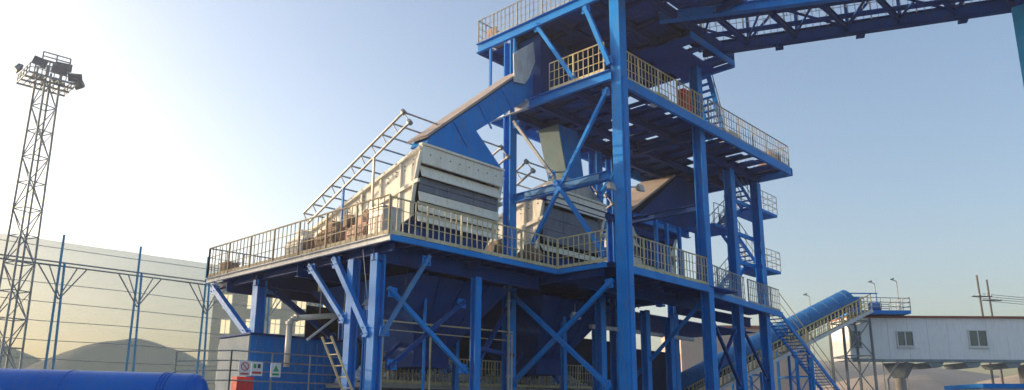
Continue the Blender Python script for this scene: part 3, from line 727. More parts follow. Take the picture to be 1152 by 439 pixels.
# ------------------------------------------------------------------ conveyor gantry overhead
G = thing('conveyor_gantry', 'dark blue overhead truss gantry leaving the tower top toward the upper right', 'conveyor gantry', (28, 16, 18))
gd = Vector((.4, -.9165, 0)); 
def gp(s, w, z): # s along, w across (0 far chord .. 1 near chord)
    far0 = Vector((30.25, 16.1, 0)); near0 = Vector((26.2, 15.9, 0))
    fd = Vector((4.9, -11.34, 0)).normalized(); nd = Vector((.463, -.886, 0))
    A_ = far0 + fd*s; B_ = near0 + nd*s
    p = A_.lerp(B_, w); return Vector((p.x, p.y, z))
L_ = 19.0
for w, nm in ((0, 'bottom_chord'), (1, 'bottom_chord')):
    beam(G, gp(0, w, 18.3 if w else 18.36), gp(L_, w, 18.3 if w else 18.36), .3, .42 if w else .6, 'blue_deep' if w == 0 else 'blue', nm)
    beam(G, gp(0, w, 20.9), gp(L_, w, 20.9), .2, .25, 'blue_deep', 'top_chord')
n = 9
for i in range(n+1):
    s_ = L_*i/n
    beam(G, gp(s_, 0.03, 18.34), gp(s_, .97, 18.34), .16, .26, 'blue_deep', 'cross_beam')
    for w in (0, 1): beam(G, gp(s_, w, 18.5), gp(s_, w, 20.8), .12, .12, 'blue_deep', 'vertical', 'b')
    if i < n:
        s2 = L_*(i+1)/n
        for w in (0, 1): beam(G, gp(s_, w, 18.5 if i % 2 else 20.8), gp(s2, w, 20.8 if i % 2 else 18.5), .1, .1, 'blue_deep', 'diagonal', 'b')
        beam(G, gp(s_, .04, 18.42), gp(s2, .96, 18.42), .08, .08, 'blue_deep', 'lateral_brace', 'b')
        if i % 2 == 0: beam(G, gp(s_, .96, 18.41), gp(s2, .04, 18.41), .08, .08, 'blue_deep', 'lateral_brace', 'b')
# belt trough, rollers and side walkway inside the truss
m = MB(); m.bar(gp(-.5, .72, 18.62), gp(L_, .72, 18.62), .9, .1); m.build('belt_trough', 'blue_deep', G)
m = MB(); m.bar(gp(0, .26, 18.56), gp(L_, .26, 18.56), .45, .03); m.build('walkway_plate', 'deck', G)
railing(G, gp(0.2, .06, 18.6), gp(L_, .02, 18.6), 1.15, .3, 'railgrey', kick=False)
railing(G, gp(0.2, .46, 18.6), gp(L_, .46, 18.6), 1.0, .6, 'railgrey', kick=False)
# joint cleats hanging below the far chord
for s_ in (3.2, 6.6, 10.6): MB().bar(gp(s_, -.03, 18.0), gp(s_+.35, -.03, 18.0), .36, .12).build('cleat', 'blue_deep', G)

PG = thing('gantry_leg', 'teal steel column at the right edge of the view holding up the overhead gantry', 'support column', (35.2, 4.2, 0))
MB().box((34.9, 3.55, 0), (35.5, 4.5, 18.06)).build('column', 'teal', PG, bevel=.02)
m = MB()
for z in (3, 6, 9, 12, 15): m.bar((35.2, 3.5, z), (35.2, -.2, z+2.6), .14, .14)
m.build('brace', 'teal', PG)
MB().box((34.9, -.9, 0), (35.5, -.3, 18.06)).build('column', 'teal', PG, bevel=.02)
MB().bar((35.2, 3.5, 17.8), (35.2, -.25, 17.8), .3, .4).build('cap_beam', 'teal', PG)
m = MB(); m.box((34.892, 4.1, 15.6), (34.899, 4.16, 16.0))      # painted letter E on the left face
for z in (15.6, 15.77, 15.94): m.box((34.892, 3.88, z), (34.899, 4.098, z+.06))
m.build('painted_letter', 'signdark', PG)

# ------------------------------------------------------------------ container, signs, pipe, small railing, ladder
K = thing('equipment_container', 'blue steel container with a dusty pale left end, under the platform edge', 'container', (14.6, 25.6, 0))
MB().box((14.55, 27.3, 0), (19.6, 29.8, 4.5)).build('body', 'blue', K, bevel=.03)
MB().box((14.50, 27.35, .1), (14.548, 29.75, 4.45)).build('end_panel', 'endgrey', K)
m = MB()
for i in range(14): m.box((14.75+i*.34, 27.25, .2), (14.88+i*.34, 27.298, 4.35))
m.build('corrugation', 'blue', K)
MB().box((14.45, 27.2, 4.502), (19.7, 29.9, 4.57)).build('roof', 'blue_deep', K)

PP = thing('insulated_pipe', 'cream insulated pipe with an elbow rising over the blue container', 'pipe', (14.7, 25, 4))
pts = [(14.75, 24.95, 3.2), (14.75, 24.95, 4.78), (14.85, 24.95, 4.92), (15.0, 24.95, 4.98), (17.6, 24.6, 5.35)]
m = MB()
for a, b in zip(pts, pts[1:]): m.tube(a, b, .105, 12)
m.build('pipe_run', 'alu', PP, True)
for p in (pts[1], pts[3]): 
    q = Vector(p); d_ = Vector((0,0,.05)) if p == pts[1] else Vector((.05,0,.006))
    MB().tube(q - d_, q + d_, .14, 12).build('flange', 'alu', PP)
MB().tube((15.9, 24.8, 5.0), (15.9, 24.8, 6.9), .02, 5).build('hanger_rod', 'galv', PP)
MB().tube((16.9, 24.7, 5.1), (16.9, 24.7, 6.9), .02, 5).build('hanger_rod', 'galv', PP)
m = MB().tube((15.4, 24.75, 4.2), (18.6, 24.75, 6.7), .05, 8); tag(m.build('brace_rod', 'whitep'), 'pale slanting rod above the insulated pipe', 'rod')
m = MB().tube((16.0, 25.0, 6.1), (16.0, 25.0, 6.62), .11, 12); tag(m.build('fuse_canister', 'rail'), 'short yellow canister hanging under the platform above the container', 'canister')

def yard_rail(name, pts, label, h=1.1, z=2.4, mat='mast'):
    t = thing(name, label, 'railing', pts[0] + (0,))
    for (a, b) in zip(pts, pts[1:]):
        a3 = Vector((*a, 0)); b3 = Vector((*b, 0)); L = (b3-a3).length; k = max(1, int(L/1.2))
        for i in range(k+1):
            p = a3.lerp(b3, i/k); MB().tube(p, p+Vector((0,0,z+h)), .03, 6).build('post', mat, t)
    for hh in (.25, .5, .75, 1.0):
        m = MB()
        for (a, b) in zip(pts, pts[1:]): m.tube((*a, z+h*hh), (*b, z+h*hh), .025, 6)
        m.build('rail', mat, t)
    return t
yard_rail('pipe_railing', [(11.3, 26.2), (12.3, 24.3), (16.8, 24.3)], 'dark pipe railing in front of the blue container', 1.3, 2.3)

def sign_board(x, y, z, w, h, label, kind):
    t = thing('warning_sign', label, 'sign', (x, y, z))
    MB().box((x, y, z), (x+w, y+.03, z+h)).build('panel', 'sign', t)
    if kind == 'red':
        cx, cz = x+w*.5, z+h*.62; r = h*.26; m = MB(); n = 20
        for i in range(n):
            a, b = 2*math.pi*i/n, 2*math.pi*(i+1)/n
            m.bar((cx+r*math.cos(a), y-.006, cz+r*math.sin(a)), (cx+r*math.cos(b), y-.006, cz+r*math.sin(b)), .01, .03, (0,0,1) if abs(math.sin((a+b)/2)) > .7 else (1,0,0))
        m.bar((cx-r*.7, y-.006, cz+r*.7), (cx+r*.7, y-.006, cz-r*.7), .01, .03)
        m.build('prohibition_ring', 'signred', t)
        MB().box((x+w*.15, y-.006, z+h*.08), (x+w*.85, y-.001, z+h*.2)).build('caption_strip', 'signred', t)
    elif kind == 'green':
        MB().prism([(x+w*.2, z+h*.4), (x+w*.5, z+h*.85), (x+w*.8, z+h*.4)], 'y', y-.006, y-.001).build('symbol', 'signgreen', t)
        MB().box((x+w*.15, y-.006, z+h*.12), (x+w*.85, y-.001, z+h*.26)).build('caption_strip', 'signgreen', t)
    else:
        MB().box((x+w*.2, y-.006, z+h*.55), (x+w*.42, y-.001, z+h*.85)).build('symbol', 'signgreen', t)
        MB().box((x+w*.55, y-.006, z+h*.55), (x+w*.8, y-.001, z+h*.85)).build('symbol', 'signdark', t)
        MB().box((x+w*.1, y-.006, z+h*.14), (x+w*.9, y-.001, z+h*.3)).build('caption_strip', 'signred', t)
    return t
sign_board(12.55, 24.2, 2.78, .42, .5, 'white sign with a red prohibition ring, leftmost on the pipe railing', 'red')
sign_board(12.99, 24.2, 2.80, .42, .46, 'white sign with two small symbols beside the red ringed sign', 'two')
sign_board(13.72, 24.2, 2.78, .38, .48, 'white sign with a green triangle hung on the pipe railing, rightmost', 'green')
Bx = thing('switch_cabinet', 'red switch cabinet below the white signs on the railing', 'cabinet', (12.6, 24.35, 0))
MB().box((12.6, 24.36, 0), (13.2, 24.75, 2.76)).build('body', 'red', Bx, bevel=.01)
MB().box((12.64, 24.34, 1.8), (13.11, 24.358, 2.66)).build('door', 'red', Bx)
lad = thing('inclined_ladder', 'cream inclined ladder against the dark posts below the platform corner', 'ladder', (15, 20.5, 2))
for y in (20.2, 20.7): MB().bar((13.4, y, 3.9), (15.0, y, 1.0), .04, .06).build('side_rail', 'rail', lad)
for i in range(8):
    t_ = i/8; MB().tube((13.5+1.5*t_, 20.2, 3.7-2.7*t_), (13.5+1.5*t_, 20.7, 3.7-2.7*t_), .02, 5).build('rung', 'rail', lad)

# floodlights under the platform
def flood(x, y, z, label, yaw=0, k=1.0):
    t = thing('floodlight', label, 'floodlight', (x, y, z), 'floodlights under the platform')
    m = MB(); m.loft([(-.16*k, 0, -.11*k), (.16*k, 0, -.11*k), (.16*k, 0, .11*k), (-.16*k, 0, .11*k)], [(-.1*k, .18*k, -.07*k), (.1*k, .18*k, -.07*k), (.1*k, .18*k, .07*k), (-.1*k, .18*k, .07*k)])
    h = m.build('housing', 'whitep'); h.parent = t; h.rotation_euler = (R(-25), 0, yaw)
    m = MB().box((-.14*k, -.012, -.09*k), (.14*k, -.001, .09*k)); l = m.build('lens', 'lens'); l.parent = h
    m = MB().tube((0, .1, 0), (0, .1, .5), .02, 6); b_ = m.build('bracket', 'galv'); b_.parent = t
    return t
flood(21.1, 23.5, 5.35, 'white floodlight under the platform, left one of the pair by the hopper', .3, 1.5)
flood(21.6, 23.3, 5.5, 'white floodlight under the platform, right one of the pair by the hopper', -.4, 1.5)
flood(25.6, 20.2, 5.7, 'single white floodlight above the crossed braces of the tower', 0, 1.4)
pl = thing('hanging_lamp', 'pendant lamp on a thin cable below the platform corner', 'lamp', (15.2, 21.1, 5))
MB().tube((14.7, 20.6, 6.9), (15.2, 20.9, 5.3), .012, 5).build('cable', 'whitep', pl)
MB().tube((15.2, 20.9, 5.3), (15.2, 20.9, 5.1), .05, 12, .19).build('shade', 'galv', pl)
MB().tube((15.2, 20.9, 5.099), (15.2, 20.9, 4.95), .07, 10, .05).build('bulb', 'lens', pl)
# white tube added in place of the bright sky gap under the right of the platform
wp = thing('sky_gap_tube', 'white tube standing in for a bright gap of sky below the platform, seen left of the second tall column', 'pipe', (28, 24, 5))
for a, b in (((27.6, 21.0, 5.45), (30.2, 21.0, 5.5)), ((30.9, 21.0, 5.5), (33.6, 21.0, 5.5)), ((34.0, 21.0, 5.5), (36.6, 21.0, 5.5))):
    MB().tube(a, b, .1, 10).build('pipe_run', 'whitep', wp)  # added tube standing in for the bright sky gap, not a real pipe run
for x in (28, 31, 34.5): MB().tube((x, 21, 5.55), (x, 21, 6.6), .02, 5).build('hanger_rod', 'galv', wp)

# ------------------------------------------------------------------ big blue pipe in the foreground
FP = thing('blue_main_pipe', 'thick glossy blue pipe crossing the lower left foreground', 'pipe', (4, 14, 0))
e = Vector((6.15, 13.45, 1.76)); d = Vector((-.71, .70, .02)).normalized(); st = e + d*9
m = MB(); m.tube(e, st, .50, 40, caps=False)
n_ = 40; a_, b_, W_, U_ = m.frame(e, st)
prev = None
for k in range(0, 6):
    t = k/5*math.pi/2; rr_ = .50*math.cos(t); off_ = -d*(.26*math.sin(t))
    ring = [e + off_ + W_*math.cos(2*math.pi*i/n_)*max(rr_, .01) + U_*math.sin(2*math.pi*i/n_)*max(rr_, .01) for i in range(n_)]
    if prev: m.add(prev + ring, [(i, (i+1)%n_, (i+1)%n_+n_, i+n_) for i in range(n_)])
    prev = ring
m.build('barrel', 'pipe_blue', FP, True)
for s_ in (2.1, 4.7, 7.4):
    c_ = e + d*s_; MB().tube(c_ - d*.02, c_ + d*.02, .507, 40).build('weld_seam', 'pipe_blue', FP)
for k in range(3):
    c_ = e + d*(.35 + .06*k); MB().tube(c_, c_ + d*.025, .512, 40).build('end_band', 'pipe_blue', FP)
for s_ in (1.6, 6.5):
    c_ = e + d*s_
    m = MB().bar((c_.x, c_.y, 0), (c_.x, c_.y, 1.3), .35, .7); m.build('saddle', 'concrete', FP)

# ------------------------------------------------------------------ lighting mast
MX, MY = 13.95, 58.2
LM = thing('light_mast', 'tall grey lattice lighting mast with a crown of floodlights at the far left', 'lighting mast', (MX, MY, 0))
s0, s1, H = .72, .52, 24.2
def mc(i, z):
    s = s0 + (s1-s0)*z/H; c = ((-1,-1),(1,-1),(1,1),(-1,1))[i % 4]; a = .35
    x, y = c[0]*s, c[1]*s
    return Vector((MX + x*math.cos(a) - y*math.sin(a), MY + x*math.sin(a) + y*math.cos(a), z))
for i in range(4): MB().bar(mc(i, 0), mc(i, H+1), .13, .13).build('leg', 'mast', LM)
nb = 13
for k in range(nb):
    z0, z1 = H*k/nb, H*(k+1)/nb; m = MB()
    for i in range(4):
        m.bar(mc(i, z0), mc(i+1, z0), .06, .06); 
        if (k + i) % 2: m.bar(mc(i, z0), mc(i+1, z1), .055, .055)
        else: m.bar(mc(i+1, z0), mc(i, z1), .055, .055)
        if i == 0 and k % 3 == 1: m.bar(mc(i, z0), mc(i+1, z1), .04, .04)
    m.build('lattice_bay', 'mast', LM)
m = MB()
for i in range(9): m.bar((MX-1.5+i*.375, MY-1.4, 24.15), (MX-1.5+i*.375, MY+1.4, 24.15), .06, .1)
for i in range(4): m.bar((MX-1.55, MY-1.4+i*.93, 24.08), (MX+1.55, MY-1.4+i*.93, 24.08), .09, .12)
m.build('platform_grating', 'mast', LM)
for a, b in (((-1.5,-1.4),(1.5,-1.4)),((1.5,-1.4),(1.5,1.4)),((1.5,1.4),(-1.5,1.4)),((-1.5,1.4),(-1.5,-1.4))):
    pipe_rail(LM, (MX+a[0], MY+a[1], 24.2), (MX+b[0], MY+b[1], 24.2), .55, 4, 'mast', 'guard_rail', (.5,), .035)
pipe_rail(LM, (MX-.7, MY-.8, 25.0), (MX+1.0, MY-.9, 25.0), 1.05, 2, 'mast', 'top_frame', (.45, .7), .05)
pipe_rail(LM, (MX-.7, MY+.8, 25.0), (MX+1.0, MY+.7, 25.0), 1.05, 2, 'mast', 'top_frame', (.45, .7), .05)
for (dx_, dy_, dz_, yaw, w_) in ((-.95,-1.35,25.0,.3,1.0), (.25,-1.55,24.75,-.1,1.0), (1.35,-1.2,24.65,-.6,.95), (1.9,-.1,24.6,-1.3,.9), (-1.8,-.2,24.5,1.4,.8), (.7,-.7,25.4,-.2,1.0), (-.3,1.5,24.9,2.8,.9), (1.0,1.4,24.9,3.5,.9)):
    m = MB(); m.loft([(-w_/2,0,-.3),(w_/2,0,-.3),(w_/2,0,.3),(-w_/2,0,.3)], [(-w_*.35,.3,-.2),(w_*.35,.3,-.2),(w_*.35,.3,.2),(-w_*.35,.3,.2)])
    h = m.build('floodlight_head', 'mast'); h.parent = LM; h.location = (dx_, dy_, dz_); h.rotation_euler = (R(35), 0, yaw)
    l = MB().box((-w_*.44,-.02,-.25),(w_*.44,-.002,.25)).build('lens', 'greypanel'); l.parent = h

# ------------------------------------------------------------------ wind fence with its posts
WF = thing('wind_fence', 'tall pale dust net fence with taut horizontal wires on braced posts', 'net fence', (0, 60, 0))
YF = 60.0
m = MB(); nxx = 40; v = []
for i in range(nxx+1):
    for k in range(9):
        x = -30 + 82*i/nxx; z = .5 + 12.9*k/8 - (.0 if k < 8 else .0)
        v.append((x, YF + .12*math.sin(x*1.9 + k), z))
f = [(i*9+k, (i+1)*9+k, (i+1)*9+k+1, i*9+k+1) for i in range(nxx) for k in range(8)]
m.add(v, f).build('net', 'net', WF, True)
rw = random.Random(3)
for k in range(10):
    z = 1.2 + k*1.3
    m = MB(); xs = [-30 + 82*i/16 for i in range(17)]
    q = [Vector((x, YF-.25, z + rw.uniform(-.05, .05))) for x in xs]
    for a, b in zip(q, q[1:]): m.tube(a, b, .025, 5)
    m.build('wire', 'mast', WF)
for dzz in (11.55, 11.8): MB().tube((-30, YF-.7, dzz), (52, YF-.7, dzz), .055, 8).build('pipe_rail', 'mast', WF)
for x in [11.35 - 5.3, 16.7, 22.0, 27.3, 32.6, 37.9, 43.2]:
    for dx_ in (0, .52):
        top = 13.8 if dx_ == 0 else 11.8
        MB().tube((x+dx_+(.0), YF-.7-dx_*.6, 0), (x + (0 if dx_ == 0 else .28), YF-.7, top), .085, 8).build('post', 'teal', WF)
    for sg in (-1, 1):
        MB().tube((x+.2, YF-.75, 9.2), (x+.2+sg*1.55, YF-.75, 11.5), .05, 6).build('strut', 'mast', WF)
        MB().tube((x+.2, YF-.85, 9.4), (x+.2+sg*.9, YF-.85, 11.5), .045, 6).build('strut', 'mast', WF)

# ------------------------------------------------------------------ buildings behind
def windows(parent, origin, ux, w, h, rows, cols, x0, dx, z0, dz, frame='whitep', skip=(), pane='glass'):
    frame = 'sign' if frame == 'whitep' else frame
    """windows set proud of a wall that starts at origin and runs along ux"""
    nrm = Vector((ux[1], -ux[0], 0))
    for r_ in range(rows):
        for c_ in range(cols):
            if (r_, c_) in skip: continue
            s_ = x0 + c_*dx; z = z0 + r_*dz
            def Q(s, n, zz): return origin + Vector((*ux, 0))*s + nrm*n + Vector((0,0,zz))
            m = MB(); m.loft([Q(s_, .03, z), Q(s_+w, .03, z), Q(s_+w, .03, z+h), Q(s_, .03, z+h)], [Q(s_, .01, z), Q(s_+w, .01, z), Q(s_+w, .01, z+h), Q(s_, .01, z+h)])
            wd = m.build('window', pane, parent)
            m = MB(); t = .07
            U3 = (0,0,1)
            for (a, b) in ((Q(s_-t/2, .06, z-t), Q(s_-t/2, .06, z+h+t)), (Q(s_+w+t/2, .06, z-t), Q(s_+w+t/2, .06, z+h+t)), (Q(s_+w/2, .055, z), Q(s_+w/2, .055, z+h))):
                m.bar(a, b, t, t, (*nrm,))
            for zz in (z-t/2, z+h+t/2): m.bar(Q(s_, .06, zz), Q(s_+w, .06, zz), t, t)
            m.build('frame', frame, wd)
            MB().bar(Q(s_-.12, .1, z-.13), Q(s_+w+.12, .1, z-.13), .14, .06).build('sill', frame, wd)
def quadbox(o, ux, L, D, z0, z1):
    u = Vector((*ux, 0)); n = Vector((-ux[1], ux[0], 0)); o = Vector(o)
    a = [o, o+u*L, o+u*L+n*D, o+n*D]
    return [p + Vector((0,0,z0)) for p in a], [p + Vector((0,0,z1)) for p in a]
# beige block far left behind the net
o0 = Vector((*place(92, -36.2), 0)); B1 = thing('apartment_block', 'tan apartment block with window columns made to glow like sun glints behind the net fence', 'building', o0)
q1, q2 = quadbox(o0, VR, 16, 10, 0, 16.5); MB().loft(q1, q2).build('wall', 'wall_tan', B1)
q1, q2 = quadbox(o0 + Vector((-.2,-.1,0)), VR, 16.4, 10.4, 16.502, 16.9); MB().loft(q1, q2).build('roof', 'concrete', B1)
windows(B1, o0, VR, 1.1, 1.7, 5, 5, 1.2, 3.0, 1.8, 3.0, pane='glint_glass')
# long tan warehouse behind the tower's right legs
o0 = Vector((*place(95, 21), 0)); B2 = thing('warehouse', 'long low tan warehouse seen through the legs of the tower', 'warehouse', o0)
q1, q2 = quadbox(o0, VR, 16, 12, 0, 12.0); MB().loft(q1, q2).build('wall', 'wall_tan', B2)
q1, q2 = quadbox(o0 + Vector((-.2,-.2,0)), VR, 16.4, 12.4, 12.002, 12.4); MB().loft(q1, q2).build('roof', 'rust', B2)

# elevated white gallery on the right
o0 = Vector((*place(58, 25.6), 0)); LG2 = 20.0
E_ = thing('elevated_gallery', 'long raised pale gallery building with small windows and a rust red roof edge', 'gallery building', o0)
q1, q2 = quadbox(o0, VR, LG2, 3.2, 5.72, 8.85); MB().loft(q1, q2).build('wall', 'wall', E_)
u = Vector((*VR, 0)); nr = Vector((VX[0], VX[1], 0))
MB().bar(o0 - nr*.05 - u*.1 + Vector((0,0,8.93)), o0 - nr*.05 + u*LG2 + Vector((0,0,8.93)), .3, .14).build('roof_edge', 'rust', E_)
q1, q2 = quadbox(o0, VR, LG2, 3.3, 8.852, 8.98); MB().loft(q1, q2).build('roof', 'rust', E_)
MB().bar(o0 - nr*.06 + Vector((0,0,5.62)), o0 - nr*.06 + u*LG2 + Vector((0,0,5.62)), .3, .2).build('floor_beam', 'mast', E_)
m = MB()
for i in range(1, 14): m.bar(o0 - nr*.008 + u*(i*1.5) + Vector((0,0,5.75)), o0 - nr*.008 + u*(i*1.5) + Vector((0,0,8.8)), .02, .03)
m.build('panel_seam', 'wall', E_)
windows(E_, o0, VR, 1.15, 1.05, 1, 1, 3.65, 5.6, 6.75, 3)
windows(E_, o0, VR, 1.3, 1.15, 1, 1, 9.1, 5.6, 6.75, 3)
windows(E_, o0, VR, .7, 1.0, 1, 1, .1, 5.6, 6.75, 3, 'mast')
windows(E_, o0, VR, 1.3, 1.15, 1, 1, 15.0, 5.6, 6.75, 3)
for s_ in (5.6, 8.4, 11.4, 14.2, 17): 
    m = MB(); a = o0 + u*s_ - nr*.1
    m.loft([a+Vector((0,0,5.5)), a+u*1.3+Vector((0,0,5.5)), a+u*1.3+nr*3+Vector((0,0,5.5)), a+nr*3+Vector((0,0,5.5))], [a+u*.35+Vector((0,0,5.15)), a+u*1.1+Vector((0,0,5.15)), a+u*1.1+nr*3+Vector((0,0,5.15)), a+u*.35+nr*3+Vector((0,0,5.15))])
    m.build('bracket', 'mast', E_)
a = o0 + u*4.15 + nr*1.2
MB().tube(a, a+Vector((0,0,4.4)), .42, 20, .38).build('pillar', 'concrete', E_, False)
MB().loft([a+Vector((x,y,4.4)) for x,y in ((-.4,-.4),(.4,-.4),(.4,.4),(-.4,.4))], [a+Vector((x,y,5.5)) for x,y in ((-.9,-.9),(.9,-.9),(.9,.9),(-.9,.9))]).build('pillar_head', 'mast', E_)
a2 = a + u*9.5; MB().tube(a2, a2+Vector((0,0,5.4)), .35, 16).build('pillar', 'concrete', E_)
m = MB(); a = o0 + u*2.6; m.tube(a, a+Vector((0,0,4.2)), .09, 8); m.tube(a+Vector((0,0,4.2)), a+u*.9+Vector((0,0,5.5)), .09, 8); m.build('drain_pipe', 'concrete', E_)

# inclined conveyor with rounded blue cover
lo3 = Vector((*place(56.8, 12.0), 3.1)); hi3 = Vector((*place(56.8, 25.4), 9.75))
CV = thing('inclined_conveyor', 'inclined conveyor under a rounded blue cover climbing to the pale gallery', 'conveyor', lo3 - Vector((0,0,3.1)))
d = (hi3-lo3).normalized(); side = nr; up3 = side.cross(d) if side.cross(d).z > 0 else d.cross(side)
m = MB(); n_ = 16; r_ = 1.15; prof_ = [(math.cos(math.pi*i/n_)*r_, math.sin(math.pi*i/n_)*r_) for i in range(n_+1)] 
ring = lambda P_: [P_ + side*a + up3*b for a, b in prof_]
m.loft(ring(lo3), ring(hi3)).build('cover', 'cover_blue', CV, False)
m = MB()
for i in range(18):
    P_ = lo3.lerp(hi3, (i+.5)/18); k = 1.004
    q = [P_ + side*a*k + up3*b*k for a, b in prof_]
    for a, b in zip(q, q[1:]): m.bar(a, b, .03, .03)
m.build('cover_seam', 'cover_blue', CV)
MB().bar(lo3 - up3*.2, hi3 - up3*.2, 2.2, .36).build('frame', 'blue_deep', CV)
m = MB()
for i in range(26):
    P_ = lo3.lerp(hi3, i/26) - up3*.18 - side*1.13; m.bar(P_, P_ + up3*.16, .06, .06)
m.build('roller_bracket', 'black', CV)
wa, wb = lo3 - side*1.9 - up3*.9, hi3 - side*1.9 - up3*.9
MB().bar(wa, wb, 1.3, .08).build('walkway', 'mesh_green', CV)
MB().bar(wa - side*.68 - up3*.05, wb - side*.68 - up3*.05, .06, .22).build('walkway_edge', 'whitep', CV)
railing(CV, wa - side*.62, wb - side*.62, 1.15, .3, 'mesh_green', bar=.07, mids=(.25, .5, .75))
railing(CV, wa + side*.55, wb + side*.55, 1.1, .35, 'mesh_green', bar=.06, kick=False)
def trestle(t, mat, w=1.6):
    P_ = lo3.lerp(hi3, t) - up3*1.0; m = MB(); z = P_.z
    c = [P_ + d.cross(Vector((0,0,1)))*0 + Vector((*VR,0))*a + side*b for a, b in ((-w/2,-1.2),(w/2,-1.2),(w/2,1.2),(-w/2,1.2))]
    c = [Vector((p.x, p.y, 0)) for p in c]
    for p in c: m.bar(p, p+Vector((0,0,z)), .16, .16)
    for zz in (.2, z*.36, z*.68, z-.2):
        for i in range(4): m.bar(c[i]+Vector((0,0,zz)), c[(i+1)%4]+Vector((0,0,zz)), .09, .09)
    for z0, z1 in ((.2, z*.36), (z*.36, z*.68), (z*.68, z-.2)):
        m.bar(c[0]+Vector((0,0,z0)), c[1]+Vector((0,0,z1)), .07, .07); m.bar(c[1]+Vector((0,0,z0)), c[0]+Vector((0,0,z1)), .07, .07)
    m.build('trestle', mat, CV)
trestle(.95, 'mast', 2.0); trestle(.62, 'blue', 1.4); trestle(.36, 'blue', 1.4)

# head platform on top of the gallery end
HP = thing('head_platform', 'blue head platform with grey pipe railing on top of the gallery end', 'platform', (*place(57.5, 26), 9))
a = Vector((*place(57.0, 25.6), 0)); 
dk = MB(); q1, q2 = quadbox(a, VR, 4.4, 3.2, 9.05, 9.3); dk.loft(q1, q2).build('deck', 'blue', HP)
for off in (0, 3.2):
    for z0 in (9.3,):
        pipe_rail(HP, a+nr*off+Vector((0,0,z0)), a+nr*off+u*4.4+Vector((0,0,z0-.1)), 1.0, 6, 'railgrey', 'guard_rail', (.33,.66), .03)
pipe_rail(HP, a+u*4.4+Vector((0,0,9.3)), a+u*4.4+nr*3.2+Vector((0,0,9.3)), 1.0, 3, 'railgrey', 'guard_rail', (.33,.66), .03)
b = a + nr*1.2
q1, q2 = quadbox(b + u*.2, VR, 1.0, 1.3, 9.302, 10.5); MB().loft(q1, q2).build('drive_housing', 'blue', HP)
MB().tube(b+u*1.9+Vector((0,0,9.75)), b+u*2.7+Vector((0,0,9.75)), .3, 16).build('head_motor', 'blue_pale', HP)
q1, q2 = quadbox(b - u*.6, VR, 3.2, .1, 10.72, 10.8); MB().loft(q1, q2).build('top_rail', 'blue', HP)
for s_ in (-.5, 2.5): MB().tube(b+u*s_+Vector((0,0,9.3)), b+u*s_+Vector((0,0,10.75)), .04, 6).build('post', 'blue', HP)

# pale dusty air round the whole yard
hz = MB().box((-30, -30, -1.5), (330, 330, 46)).build('haze', 'ground')
hm = bpy.data.materials.new('haze_air'); hm.use_nodes = True; hn = hm.node_tree; hn.nodes.clear()
ho = hn.nodes.new('ShaderNodeOutputMaterial'); hv = hn.nodes.new('ShaderNodeVolumePrincipled')
hv.inputs['Color'].default_value = (.92, .93, .95, 1); hv.inputs['Density'].default_value = .0009; hv.inputs['Anisotropy'].default_value = .3
hn.links.new(hv.outputs[0], ho.inputs['Volume']); hz.data.materials.clear(); hz.data.materials.append(hm)
tag(hz, None, None, kind='stuff')

# lamp posts
def lamp_post(D, s, z0, z1, label):
    x, y = place(D, s); t = thing('street_lamp', label, 'street lamp', (x, y, 0), 'lamps above the conveyor head')
    MB().tube((x, y, z0), (x, y, z1), .035, 6).build('pole', 'mast', t)
    MB().bar((x, y, z1), (x-.35*VR[0], y-.35*VR[1], z1+.12), .06, .05).build('arm', 'mast', t)
    c = Vector((x-.5*VR[0], y-.5*VR[1], z1+.12))
    MB().bar(c, c + Vector((VR[0]*.3, VR[1]*.3, .09)), .15, .11).build('lamp_head', 'mast', t)
lamp_post(61, 29.4, 0, 12.0, 'thin lamp post rising behind the middle of the head platform railing')
lamp_post(61, 31.2, 0, 12.2, 'thin lamp post at the right end of the head platform railing')
lamp_post(66, 26.0, 0, 11.7, 'lone lamp head left of the conveyor crest')

# utility poles
def upole(D, s, h, label):
    x, y = place(D, s); t = thing('utility_pole', label, 'utility pole', (x, y, 0), 'poles behind the pale gallery')
    MB().tube((x, y, 0), (x-.25*VR[0]+.0, y-.25*VR[1], h), .13, 10, .09).build('shaft', 'wood', t)
    for z in (h*.86,):
        c = Vector((x, y, z)); w = Vector((*VR, 0))*1.0
        ca = MB().bar(c-w, c+w, .12, .12).build('crossarm', 'wood', t)
        for k in (-.9, -.3, .5, .9): MB().tube(c+w*k+Vector((0,0,.06)), c+w*k+Vector((0,0,.26)), .05, 8).build('insulator', 'whitep', ca)
    return t
upole(75, 46.7, 15.3, 'taller left pole of the two dark poles behind the gallery roof')
upole(77, 48.9, 15.2, 'shorter right pole of the two dark poles behind the gallery roof')
t = thing('power_lines', 'thin power lines running right from the two poles', 'power line', (*place(76, 48), 12))
for k, z in enumerate((13.1, 13.3, 13.5, 12.8)):
    p0 = Vector((*place(75.5, 46.5+k*.3), z)); p1 = Vector((*place(70+k*2, 75), z - 1.2 + .4*k)); m = MB(); prev = p0
    for i in range(1, 13):
        tt = i/12; q = p0.lerp(p1, tt); q.z -= 1.2*4*tt*(1-tt)*.6; m.tube(prev, q, .028, 5); prev = q
    m.build('wire', 'mast', t)

# small blue-roofed shed bottom right
x, y = place(40, 24.3); SH = thing('blue_roof_shed', 'small shed with a flat blue roof at the bottom right', 'shed', (x, y, 0))
q1, q2 = quadbox((x, y, 0), VR, 8, 3, 0, 3.0); MB().loft(q1, q2).build('wall', 'wall', SH)
q1, q2 = quadbox((x-.15*VR[0]-.3*VX[0], y-.15*VR[1]-.3*VX[1], 0), VR, 8.3, 3.6, 3.002, 3.22); MB().loft(q1, q2).build('roof', 'blue', SH)

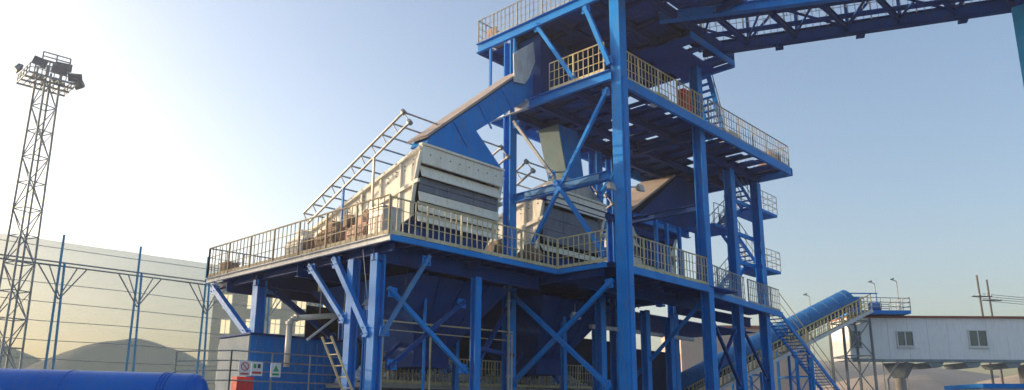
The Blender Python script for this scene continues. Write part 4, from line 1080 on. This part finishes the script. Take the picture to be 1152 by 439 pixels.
# ------------------------------------------------------------------ sky, sun, camera
AZ = 112.0; EL = 8.5      # sun azimuth counted from +X toward +Y
w = bpy.data.worlds.new('World'); scene.world = w; w.use_nodes = True
nt = w.node_tree; bg = nt.nodes['Background']; sky = nt.nodes.new('ShaderNodeTexSky'); sky.sky_type = 'NISHITA'; sky.sun_disc = False
sky.sun_elevation = R(EL); sky.sun_rotation = R(90 - AZ); sky.air_density = 1.0; sky.dust_density = 3.6; sky.ozone_density = 1.0
wb = nt.nodes.new('ShaderNodeMix'); wb.data_type = 'RGBA'; wb.blend_type = 'MULTIPLY'; wb.inputs['Factor'].default_value = 1
wb.inputs[7].default_value = (.94, .99, 1.12, 1)      # white balance of the sky light
nt.links.new(sky.outputs[0], wb.inputs[6]); nt.links.new(wb.outputs[2], bg.inputs[0]); bg.inputs[1].default_value = .15
sl = bpy.data.lights.new('sun', 'SUN'); sl.energy = 2.8; sl.angle = R(.6); sl.color = (1, .80, .55)
so = bpy.data.objects.new('sun', sl); COL.objects.link(so)
sd = Vector((math.cos(R(AZ))*math.cos(R(EL)), math.sin(R(AZ))*math.cos(R(EL)), math.sin(R(EL))))
so.rotation_euler = sd.to_track_quat('Z', 'Y').to_euler(); so.location = (0, 0, 60)

F_PX, CY, PIT, ROL, YAW = 857.4, 262.07, .232845, .005275, .753716
cam = bpy.data.cameras.new('camera'); co = bpy.data.objects.new('camera', cam); COL.objects.link(co); scene.camera = co
h = Vector((math.cos(YAW), math.sin(YAW), 0)); upv = Vector((0,0,1)); r = h.cross(upv)
Fw = h*math.cos(PIT) + upv*math.sin(PIT); U = r.cross(Fw)
r2 = r*math.cos(ROL) + U*math.sin(ROL); U2 = -r*math.sin(ROL) + U*math.cos(ROL)
mt = Matrix((r2, U2, -Fw)).transposed().to_4x4(); mt.translation = Vector((0, 0, 1.6)); co.matrix_world = mt
cam.sensor_width = 36; cam.lens = 36*F_PX/1152; cam.shift_y = (CY - 219.5)/1152
cam.clip_start = .1; cam.clip_end = 6000
scene.view_settings.view_transform = 'Standard'; scene.view_settings.look = 'None'
scene.view_settings.exposure = 1.2; scene.view_settings.gamma = 1
